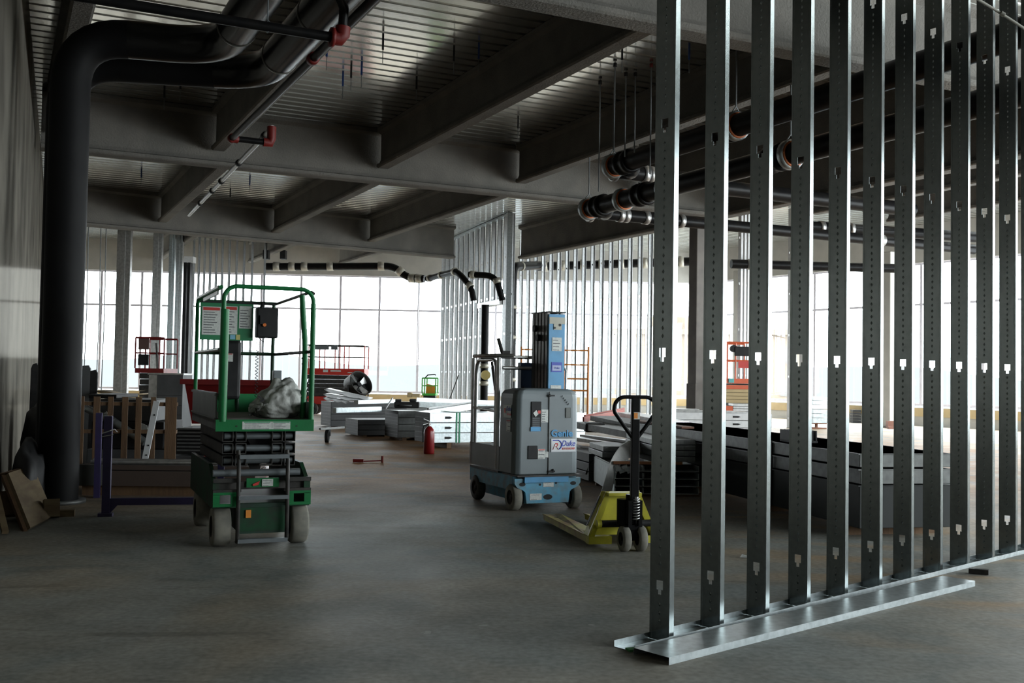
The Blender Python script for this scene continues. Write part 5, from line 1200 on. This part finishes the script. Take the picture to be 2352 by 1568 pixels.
# milky plastic film draped over the stack corner
def film():
    P = [[(1440, 1015), (1452, 1008), (1478, 1005), (1492, 1032)], [(1425, 1022), (1440, 1020), (1475, 1022), (1488, 1040)], [(1412, 1040), (1425, 1042), (1450, 1045), (1462, 1045)], [(1400, 1062), (1408, 1066), (1416, 1064), (1424, 1060)], [(1390, 1100), (1398, 1104), (1406, 1102), (1412, 1098)], [(1376, 1141), (1384, 1146), (1394, 1144), (1402, 1140)]]
    D = [12.6, 12.3, 12.1, 11.95, 11.9, 11.92]; vs = []
    for r_, row in enumerate(P):
        for k, (x, y) in enumerate(row): vs.append(at(x, y, D[r_] + (.35 if r_ < 3 else .08) * k / 3 + .03 * ((k + r_) % 2)))
    fs = [(r_ * 4 + k, r_ * 4 + k + 1, r_ * 4 + k + 5, r_ * 4 + k + 4) for r_ in range(5) for k in range(3)]
    mb = MB(); mb.add(vs, fs, 0, True); o = mb.build('plastic_film', M_film); s = o.modifiers.new('sub', 'SUBSURF'); s.levels = s.render_levels = 2; o.modifiers.new('s', 'SOLIDIFY').thickness = .004
    tag(o, 'milky plastic film trailing from the channel stack to the floor', 'plastic film')
film()
mb = MB()
random.seed(5)
for k in range(7):
    c = at(1412 + k * 6, 1078 + (k % 3) * 5, 12.0); mb.prism([c, c + Vector((.05, 0, .02)), c + Vector((.04, .03, .05)), c + Vector((-.01, .02, .03))], (.01, .02, .01))
tag(mb.build('crumpled_film', M_bag), 'crumpled clear film caught at the end of the channel stack', 'plastic film')

# ---- long dark stacks running toward the right behind the near studs
dF = (Vector((2.09, 13.07, 0)) - Vector((3.23, 8.13, 0))).normalized()
oF = Vector((3.02, 9.05, 0)); 
t = thing('stud_bundle', 'long dark strapped stack behind the near studs, running toward the right', 'stud bundle', oF - Vector((.0, 0, 0)), math.atan2(dF.y, dF.x) - math.pi / 2)
LF = 5.9
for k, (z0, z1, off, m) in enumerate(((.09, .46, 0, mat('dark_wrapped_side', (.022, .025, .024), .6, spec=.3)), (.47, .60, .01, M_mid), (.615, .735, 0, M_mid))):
    mb = MB(); mb.box2((off, 0, z0), (.9, LF, z1), bev=.005); mb.box2((-.012, 0, z1 - .012), (.91, LF, z1)); mb.build('layer', m, t)
for y in (.3, 1.9, 3.6, 5.4):
    mb = MB(); mb.box2((.0, y - .06, 0), (.9, y + .06, .09)); mb.build('timber_block', M_wood, t)
for y in (4.3, 1.6):
    mb = MB(); mb.box2((-.016, y, .09), (0, y + .03, .74)); mb.build('strap', M_blackm, t)
mb = MB(); mb.box2((-.004, 4.0, .742), (.16, 5.8, .765)); mb.build('top_lath', mat('brown_lath', (.14, .06, .035), .8), t)
# black crate on the dark stack
c = oF + dF * 1.2 + Vector((.02, .05, .745)); mb = MB(); mb.box2((0, 0, 0), (.26, .3, .02))
for k in range(7): mb.box2((.0 + k * .04, 0, 0), (.012 + k * .04, .3, .12))
o = mb.build('black_tray', M_blackm, loc=c, rot=R(10)); tag(o, 'black ribbed tray on the long dark stack behind the fourth near stud', 'tray')
# bright bundle beyond, framed by the near studs
bundle(1545, 1020, Vector((1, .02, 0)), 1.9, .7, .42, 3, 'bright stud bundle with a black strap behind the first near studs', m=M_white, z0=.30, straps=(.72,), sm=M_blackm, knock=(1.15,), mend=M_blackm, v=20.0)  # white colour stands in for daylight falling on these steel studs
mb = MB(); c = at(1545, 948, 20.2); mb.box2((c.x, 20.1, c.z), (c.x + 1.4, 20.6, c.z + .05)); mb.box2((c.x, 20.1, c.z + .05), (c.x + .5, 20.5, c.z + .08)); tag(mb.build('board_stack', M_alu), 'flat boards on top of the bright strapped bundle', 'boards')
# tan planks and grey boxes under the orange lift
t = thing('plank_stack', 'stack of tan planks in front of the orange lift', 'planks', (at(1668, 922, 23.5).x, 23.5, 0), 0)
zz = [at(1670, y, 23.5).z for y in (925, 917, 909, 901, 893, 884)]
mb = MB(); mb.box2((0, 0, 0), (.62, .9, zz[0])); mb.build('base_stack', M_greyd, t)
for k in range(4):
    mb = MB(); mb.box2((.0, .0, zz[k + 0] + .004), (.62 - .02 * (k % 2), .9, zz[k + 1] - .004)); mb.build('plank', M_tan, t)
mb = MB(); mb.box2((0, 0, zz[4]), (.62, .9, zz[5])); mb.build('red_box', M_orl, t)
t = thing('carton_stack', 'grey and orange cartons under the tan planks', 'cartons', (at(1668, 948, 22.3).x, 22.3, 0), 0)
zz = [at(1670, y, 22.3).z for y in (952, 944, 938, 932, 926)]
mb = MB(); mb.box2((0, 0, .0), (.62, .5, zz[0])); mb.box2((0, 0, zz[0]), (.14, .5, zz[3]), 1); mb.build('base_box', [M_greyd, M_orl], t)
for k in range(4):
    mb = MB(); mb.box2((.15, 0, zz[k] + .004), (.62, .5, zz[k + 1] - .006)); mb.build('carton', M_alu, t)
# grey stack on a dolly
c = gr(1886, 985); t = thing('panel_stack', 'grey panel stack on a small rusty stand between the fourth and fifth near studs', 'panel stack', c, R(10))
zz = [1.35 - (y - 877) * c.y / 2400 for y in (972, 960, 950, 940, 930, 920, 912)]
for k in range(6):
    mb = MB(); mb.box2((-.24, 0, zz[k] + .004), (.26 - .03 * (k % 3), .8, zz[k + 1] - .008)); mb.build('panel', M_galvd if k != 3 else M_alu, t)
mb = MB(); mb.box2((-.22, .1, .0), (.22, .7, .03)); mb.bar((0, .3, .03), (0, .3, zz[0]), .06, .06); mb.box2((-.2, .05, zz[0] - .03), (.2, .7, zz[0])); mb.build('stand', mat('rusty_stand', (.20, .07, .03), .7), t)
c = gr(1969, 971); mb = MB()
zt = 1.35 - (940 - 878) * c.y / 2400
for k in range(5): mb.box2((-.14, 0, .0 + k * zt / 5), (.12, .3, (k + 1) * zt / 5 - .02))
o = mb.build('black_crate', M_blackm, loc=c); tag(o, 'black slotted crate stack between the fifth and sixth near studs', 'crate')
c = gr(2058, 985); mb = MB(); mb.box2((-.2, 0, 0), (.2, .15, .06)); mb.box2((-.12, .3, .0), (.2, .5, .22)); tag(mb.build('timber_offcuts', mat('red_brown_timber', (.22, .10, .07), .8), loc=c), 'reddish timber offcuts on the floor between the sixth and seventh near studs', 'timber')
# stacked goods low between studs right
c = gr(2150, 1200); t = thing('carton_stack', 'dark carton stack low behind the seventh near stud', 'cartons', c + Vector((.0, .2, 0)), R(12))
for k in range(2):
    mb = MB(); mb.box2((-.3, 0, .06 + k * .22), (.35, .5, .27 + k * .22), bev=.01); mb.build('carton', mat('dark_green_carton', (.03, .05, .045), .6), t)
mb = MB(); mb.box2((-.3, .0, 0), (.35, .5, .06)); mb.build('timber_base', M_wood, t)

# ================= left side =================
# standing pallet with vertical slats
def standing_pallet():
    a = gr(180, 1088, .30); b = gr(400, 1088, .30); v0 = 11.6
    pa, pb = at(178, 1080, v0), at(402, 1078, v0 + .2); zt = at(200, 910, v0).z; zb = pa.z
    t = thing('wooden_pallet', 'wooden pallet standing on edge on the timber stack at left', 'pallet', (pa.x, v0, zb), math.atan2(pb.y - pa.y, pb.x - pa.x)); L = (pb - pa).length; Hh = zt - zb
    xs = [(0, .045), (.135, .065), (.275, .055), (.415, .06), (.55, .06), (.70, .05), (.845, .115)]
    for x, w_ in xs:
        mb = MB(); x0 = L * x / .96; mb.box2((x0, 0, 0), (x0 + L * w_ / .96, .02, Hh), bev=.002); mb.build('slat', M_wood, t)
    for z in (.0, Hh * .5, Hh - .10):
        mb = MB(); mb.box2((0, .02, z), (L, .11, z + .04)); mb.box2((0, .11, z), (L, .13, z + .04)); mb.build('stringer', M_wood, t)
standing_pallet()
# timber stack the pallet stands on
t = thing('timber_stack', 'low stack of dark timber and pipes under the standing pallet', 'timber', (at(180, 1160, 11.2).x, 11.2, 0), R(4))
L = 1.85
for z0, z1, y0, m, n_ in ((.0, .10, .1, M_wood, 'bearer'), (.11, .27, .0, mat('dark_brown_board', (.06, .04, .03), .8), 'board'), (.28, .33, .03, mat('dark_brown_board', (.06, .04, .03), .8), 'board')):
    mb = MB(); mb.box2((.0, y0, z0), (L, y0 + .7, z1)); mb.build(n_, m, t)
mb = MB(); mb.cyl((.1, .06, .36), (L, .06, .36), .024, 10); mb.cyl((.1, .14, .37), (L, .14, .37), .024, 10); mb.build('steel_pipe', M_alu, t)
mb = MB(); mb.box2((-.02, -.06, .12), (.30, -.01, .34)); mb.build('grey_board', mat('dull_grey_board', (.12, .12, .11), .8), t)
# purple storage rack frame
def purple_rack():
    c = gr(243, 1185); t = thing('purple_rack', 'purple steel rack frame in front of the standing pallet', 'rack', c, R(13))
    zt = at(245, 955, c.y).z
    mb = MB(); mb.box2((-.035, -.035, .03), (.035, .035, zt)); mb.box2((-.065, -.05, 0), (.06, .05, .03)); mb.build('post', M_purple, t)
    zt2 = at(228, 948, 11.08).z
    mb = MB(); p = Vector((at(228, 948, 11.08).x, 11.08, 0)) - c; p = rotz(R(-13)) @ p; mb.box2((p.x - .03, p.y - .03, 0), (p.x + .03, p.y + .03, zt2)); mb.build('post', M_purple, t)
    zb = 1.35 - (1150 - 850) * c.y / 2400
    mb = MB(); mb.box2((.03, -.02, .10), (1.05, .03, .165)); mb.prism([(.03, -.02, .02), (.10, -.02, .10), (.03, -.02, .10)], (0, .05, 0)); mb.build('lower_beam', M_purple, t)
    mb = MB(); mb.box2((.985, -.02, .0), (1.045, .04, 1.0)); mb.build('post', M_purple, t)
    mb = MB(); mb.tube([(-.05, -.04, zt - .16), (.06, -.04, zt - .12), (.07, .05, zt - .15)], .006, 6); mb.tube([(-.05, -.045, zt - .19), (.05, -.045, zt - .17)], .005, 6); mb.build('wire_tie', M_alu, t)
purple_rack()
# white perforated strip leaning in the pallet
a, b = at(328, 1080, 11.45), at(360, 921, 11.5); mb = MB(); mb.bar(a, b, .066, .012)
o = mb.build('perforated_strip', M_white); tag(o, 'white perforated strip leaning against the standing pallet', 'strip')
d_ = (b - a).normalized(); mb = MB()
for t_ in (.08, .22, .36, .8): p = a.lerp(b, t_); mb.cyl(p + Vector((.008, -.012, 0)), p + Vector((.008, -.002, 0)), .009, 8)
mb.build('hole', M_blackm, o)
# wooden crate lid leaning at the far left, on the floor by the riser
def crate():
    t = thing('wooden_crate', 'pale wooden crate panel leaning by the foot of the riser pipe', 'crate', (0, 0, 0))
    dn = 8.9
    A = gr(62, 1220); Bp = gr(112, 1190) + Vector((.0, .05, 0)); T1 = at(12, 1092, 9.35); 
    n = (Bp - A).cross(T1 - A).normalized()
    if n.y > 0: n = -n
    A = A + UP * .005; T2 = Bp + (T1 - A)
    mb = MB(); mb.prism([A, Bp, T2, T1], -n * .035); mb.build('panel', M_wood2, t)
    mb = MB(); mb.bar(A + n * .02, T1 + n * .02, .03, .05); mb.build('edge_lath', M_wood, t)
    mb = MB(); q = Bp + Vector((.02, -.05, .0)); mb.box(q + UP * .09, (.13, .12, .16), rotz(R(30)) @ Matrix.Rotation(R(-12), 3, 'X'), 0); mb.build('corner_block', M_wood2, t)
    mb = MB(); mb.box(T2 + Vector((-.06, 0, -.02)), (.12, .12, .13), rotz(R(25)) @ Matrix.Rotation(R(-25), 3, 'X')); mb.build('corner_block', M_wood2, t)
    mb = MB(); mb.prism([T1 + Vector((-.1, .1, -.02)), T2 + Vector((0, .1, .0)), T2 + Vector((-.02, .35, .01)), T1 + Vector((-.06, .35, -.01))], (0, 0, .03)); mb.build('top_board', M_wood, t)
    return t
crate()
mb = MB(); a = gr(12, 1228); b = at(-14, 1110, 9.0); mb.bar(a + UP * .02, b, .05, .03); tag(mb.build('timber_lath', M_wood2), 'pale lath leaning beside the wooden crate panel', 'lath')
mb = MB(); a = gr(26, 1200); b = at(14, 1130, 9.4); mb.bar(a + UP * .06, b, .22, .03); tag(mb.build('timber_board', M_wood), 'brown board leaning between the lath and the crate panel', 'board')
mb = MB(); c = gr(150, 1185); mb.box(c + UP * .03, (.16, .10, .06), rotz(R(20))); tag(mb.build('timber_block', M_wood2), 'small wooden block at the foot of the black riser', 'block')
# riser foot ring
mb = MB(); mb.lathe([(.2, 0), (.27, 0), (.27, .035), (.2, .035)], (-4.57, 10.62, 0), seg=28); tag(mb.build('floor_collar', M_mid), 'pale collar on the floor around the nearer black riser', 'collar')
# dark tarped material against the left wall
def lump(px, py, v, sx, sy, sz, label, name, m, seed, cat):
    from mathutils import noise
    c = at(px, py, v); c.z = 0; bm = bmesh.new(); bmesh.ops.create_icosphere(bm, subdivisions=3, radius=1)
    for q in bm.verts:
        p = q.co.copy(); s = 1 + .25 * noise.noise(p * 2 + Vector((seed, 0, 0))); q.co = Vector((p.x * sx * s, p.y * sy * s, max(0, (p.z + .25) * sz / 1.25 * s)))
    me = bpy.data.meshes.new(name); bm.to_mesh(me); bm.free(); me.materials.append(m); [setattr(f, 'use_smooth', True) for f in me.polygons]
    o = bpy.data.objects.new(name, me); col.objects.link(o); o.location = c; o.rotation_euler = (0, 0, R(23.4)); return tag(o, label, cat)
lump(92, 1000, 13.2, .22, .7, .95, 'dark draped tarp heap between the left wall and the riser', 'tarp_heap', M_blackm, 1, 'tarp')
lump(66, 1050, 10.4, .16, .8, .62, 'low dark heap along the foot of the concrete wall', 'tarp_heap', M_blackm, 4, 'tarp')
t = thing('panel_rack', 'dark upright panels leaning behind the black riser pipes', 'panels', (at(64, 1000, 14.8).x, 14.8, 0), R(10))
for k, (x0, x1, zt) in enumerate(((0, .10, 1.38), (.11, .26, 1.52), (.27, .50, 1.46), (.52, .80, 1.36), (.78, .90, 1.30))):
    mb = MB(); mb.prism([(x0, 0, 0), (x1, 0, 0), (x1, .05, zt), (x1 - .03, .05, zt + .05), (x0 + .02, .05, zt + .03), (x0, .05, zt - .03)], (0, .05, 0)); mb.build('panel', M_greyd if k % 2 else M_blackm, t)
# grey cabinet / duct box on the pile
c = at(340, 905, 19.0); d1 = at(420, 905, 19.0); zt = at(380, 858, 19.0).z
t = thing('metal_cabinet', 'grey metal cabinet standing left of the red hopper', 'cabinet', (c.x, 19.0, 0), R(-2)); w_ = d1.x - c.x
mb = MB(); mb.box2((w_ * .25, 0, 0.35), (w_, .5, zt - .02)); mb.build('body', M_greyd, t)
mb = MB(); mb.box2((0, .02, .35), (w_ * .25, .5, zt - .03)); mb.build('side_panel', M_alu, t)
mb = MB(); mb.box2((-.01, -.02, zt - .02), (w_ + .02, .52, zt + .01)); mb.build('top_cover', M_alu, t)
mb = MB(); mb.box2((0, 0.05, 0), (w_, .5, .35)); mb.build('plinth', M_greyd, t)
for z in (.55, .72, .9):
    mb = MB(); mb.box2((w_ * .26, -.004, z), (w_ * .99, 0, z + .006)); mb.build('seam', M_blackm, t)
# curved plywood sheet on top of the left pile
a = at(222, 905, 14.5); mb = MB(); vs = []
for i in range(9):
    x = a.x + i * .068; z = a.z + .03 - .05 * math.sin(i / 8 * math.pi * .8)
    for yy in (0, .5): vs.append((x, 14.5 + yy, z))
mb.add(vs, [(i * 2, i * 2 + 1, i * 2 + 3, i * 2 + 2) for i in range(8)], 0, True); o = mb.build('plywood_sheet', M_wood2); o.modifiers.new('s', 'SOLIDIFY').thickness = .02
tag(o, 'curved thin sheet lying on the dark pile behind the standing pallet', 'sheet')
# dark pile behind the standing pallet
t = thing('material_pile', 'dark pile of tubes and trays behind the standing pallet', 'pile', (at(200, 1000, 13.2).x, 13.2, 0), R(3))
for k, (x0, x1, z0, z1, m) in enumerate(((0, 1.0, 0, .35, M_greyd), (.05, .95, .36, .70, M_blackm), (.1, .85, .71, .98, M_greyd), (1.1, 1.6, .3, .62, M_blackm), (1.05, 1.7, 0, .28, M_greyd), (.0, .35, .99, 1.04, M_blackm))):
    mb = MB(); mb.box2((x0, .0, z0), (x1, .9, z1), bev=.01); mb.build('dark_box', m, t)
for k in range(7):
    mb = MB(); mb.box2((1.12, -.01, .34 + k * .045), (1.58, 0, .36 + k * .045)); mb.build('tray_edge', M_galvd, t)
mb = MB(); mb.tube([(.0, -.05, .86), (.35, -.08, .70)], .045, 10); mb.tube([(.25, -.06, .76), (.75, -.1, .45)], .05, 10); mb.build('loose_tube', M_galvd, t)
mb = MB(); mb.prism([(.62, -.08, .60), (.78, -.08, .58), (.76, -.08, .66), (.66, -.08, .70)], (0, .01, 0)); mb.prism([(.18, -.08, .78), (.28, -.08, .77), (.26, -.08, .83)], (0, .01, 0)); mb.build('white_scrap', M_label, t)
# red self-dumping hopper behind the green lift
def hopper():
    v = 11.9; a = at(420, 980, v); b = at(622, 980, v); zt = at(420, 872, v).z; zb = at(430, 975, v).z; w_ = b.x - a.x
    t = thing('dump_hopper', 'dark red dump hopper half hidden behind the green lift', 'hopper', (a.x, v, 0), R(6))
    mb = MB(); out = [(0.0, 0, zt), (w_, 0, zt), (w_ * .98, .25, zb), (.05, .25, zb)]; back = [(0.0, 1.2, zt), (w_, 1.2, zt), (w_ * .98, 1.0, zb), (.05, 1.0, zb)]
    vs = out + back; mb.add(vs, [(0, 1, 2, 3), (4, 7, 6, 5), (0, 3, 7, 4), (1, 5, 6, 2), (3, 2, 6, 7)]); bd = mb.build('bin', M_red, t); bd.modifiers.new('s', 'SOLIDIFY').thickness = .012
    mb = MB(); mb.box2((-.04, -.03, zt - .05), (w_ + .03, .0, zt + .01)); mb.build('rim', M_red, t)
    mb = MB(); mb.box2((.15, .3, .12), (w_ - .1, .9, .2)); mb.bar((.2, .5, .2), (.2, .5, zb), .08, .08); mb.bar((w_ - .2, .5, .2), (w_ - .2, .5, zb), .08, .08); mb.build('base_frame', M_red, t)
    for x in (.22, w_ - .25):
        wheel(t, (x, .4, .10), .10, .05, M_tyred, M_dsteel, 'caster'); wheel(t, (x, .85, .10), .10, .05, M_tyred, M_dsteel, 'caster')
hopper()
# dark cart leg right of the green lift
c = gr(751, 1016); mb = MB(); mb.cyl((c.x - .03, c.y, .12), (c.x + .03, c.y, .12), .12, 20); mb.box2((c.x - .03, c.y - .02, .12), (c.x + .03, c.y + .25, .30)); tag(mb.build('caster_wheel', M_blackm), 'black caster wheel just right of the green lift', 'wheel')
lay(735, 985, 790, 981, 15.5, 16.0, .03, .03, 'steel_bar', 'thin bar low beside the green lift above the black caster', 'bar', M_mid)

# ---- parts that came out as separate pieces become parts of their own
def split_pieces(names):
    for o in [x for x in list(col.objects) if x.type == 'MESH' and x.name.split('.')[0] in names]:
        me = o.data; n = len(me.vertices); par = list(range(n))
        def find(a):
            while par[a] != a: par[a] = par[par[a]]; a = par[a]
            return a
        for p in me.polygons:
            vs = list(p.vertices)
            for v in vs[1:]: par[find(vs[0])] = find(v)
        comp = {}
        for v in range(n): comp.setdefault(find(v), []).append(v)
        bb = []
        for k, vs in comp.items():
            co = [me.vertices[v].co for v in vs]
            bb.append([[k], [min(c[i] for c in co) - .003 for i in range(3)], [max(c[i] for c in co) + .003 for i in range(3)]])
        merged = True
        while merged:
            merged = False
            for i in range(len(bb)):
                for j in range(i + 1, len(bb)):
                    if all(bb[i][1][a] <= bb[j][2][a] and bb[j][1][a] <= bb[i][2][a] for a in range(3)):
                        bb[i] = [bb[i][0] + bb[j][0], [min(x, y) for x, y in zip(bb[i][1], bb[j][1])], [max(x, y) for x, y in zip(bb[i][2], bb[j][2])]]
                        del bb[j]; merged = True; break
                if merged: break
        if len(bb) < 2: continue
        kids = list(o.children)
        for g in bb[1:]:
            keep = set(v for k in g[0] for v in comp[k]); mb = MB(); idx = {v: i for i, v in enumerate(sorted(keep))}
            mb.v = [tuple(me.vertices[v].co) for v in sorted(keep)]
            for p in me.polygons:
                if p.vertices[0] in keep: mb.f.append([idx[v] for v in p.vertices]); mb.m.append(p.material_index); mb.sm.append(p.use_smooth)
            c = mb.build(o.name.split('.')[0], list(me.materials), o.parent); c.location = o.location; c.rotation_euler = o.rotation_euler; c.matrix_parent_inverse = o.matrix_parent_inverse.copy()
        keep = set(v for k in bb[0][0] for v in comp[k]); mb = MB(); idx = {v: i for i, v in enumerate(sorted(keep))}
        bm = bmesh.new(); bm.from_mesh(me); bm.verts.ensure_lookup_table(); bmesh.ops.delete(bm, geom=[v for v in bm.verts if v.index not in keep], context='VERTS'); bm.to_mesh(me); bm.free()
split_pieces({'front_post', 'front_lug', 'rail_post', 'coupling', 'base_pivot_tube', 'linkage', 'bolt', 'casting_bolt', 'cable_pulley', 'power_tool', 'side_brace', 'bumper_channel', 'loose_tube', 'white_scrap', 'cross_tube', 'steel_pipe', 'chassis_rail', 'knockout', 'timber_block', 'base_frame', 'blue_sticker', 'top_rail', 'rail_cap_plate'})
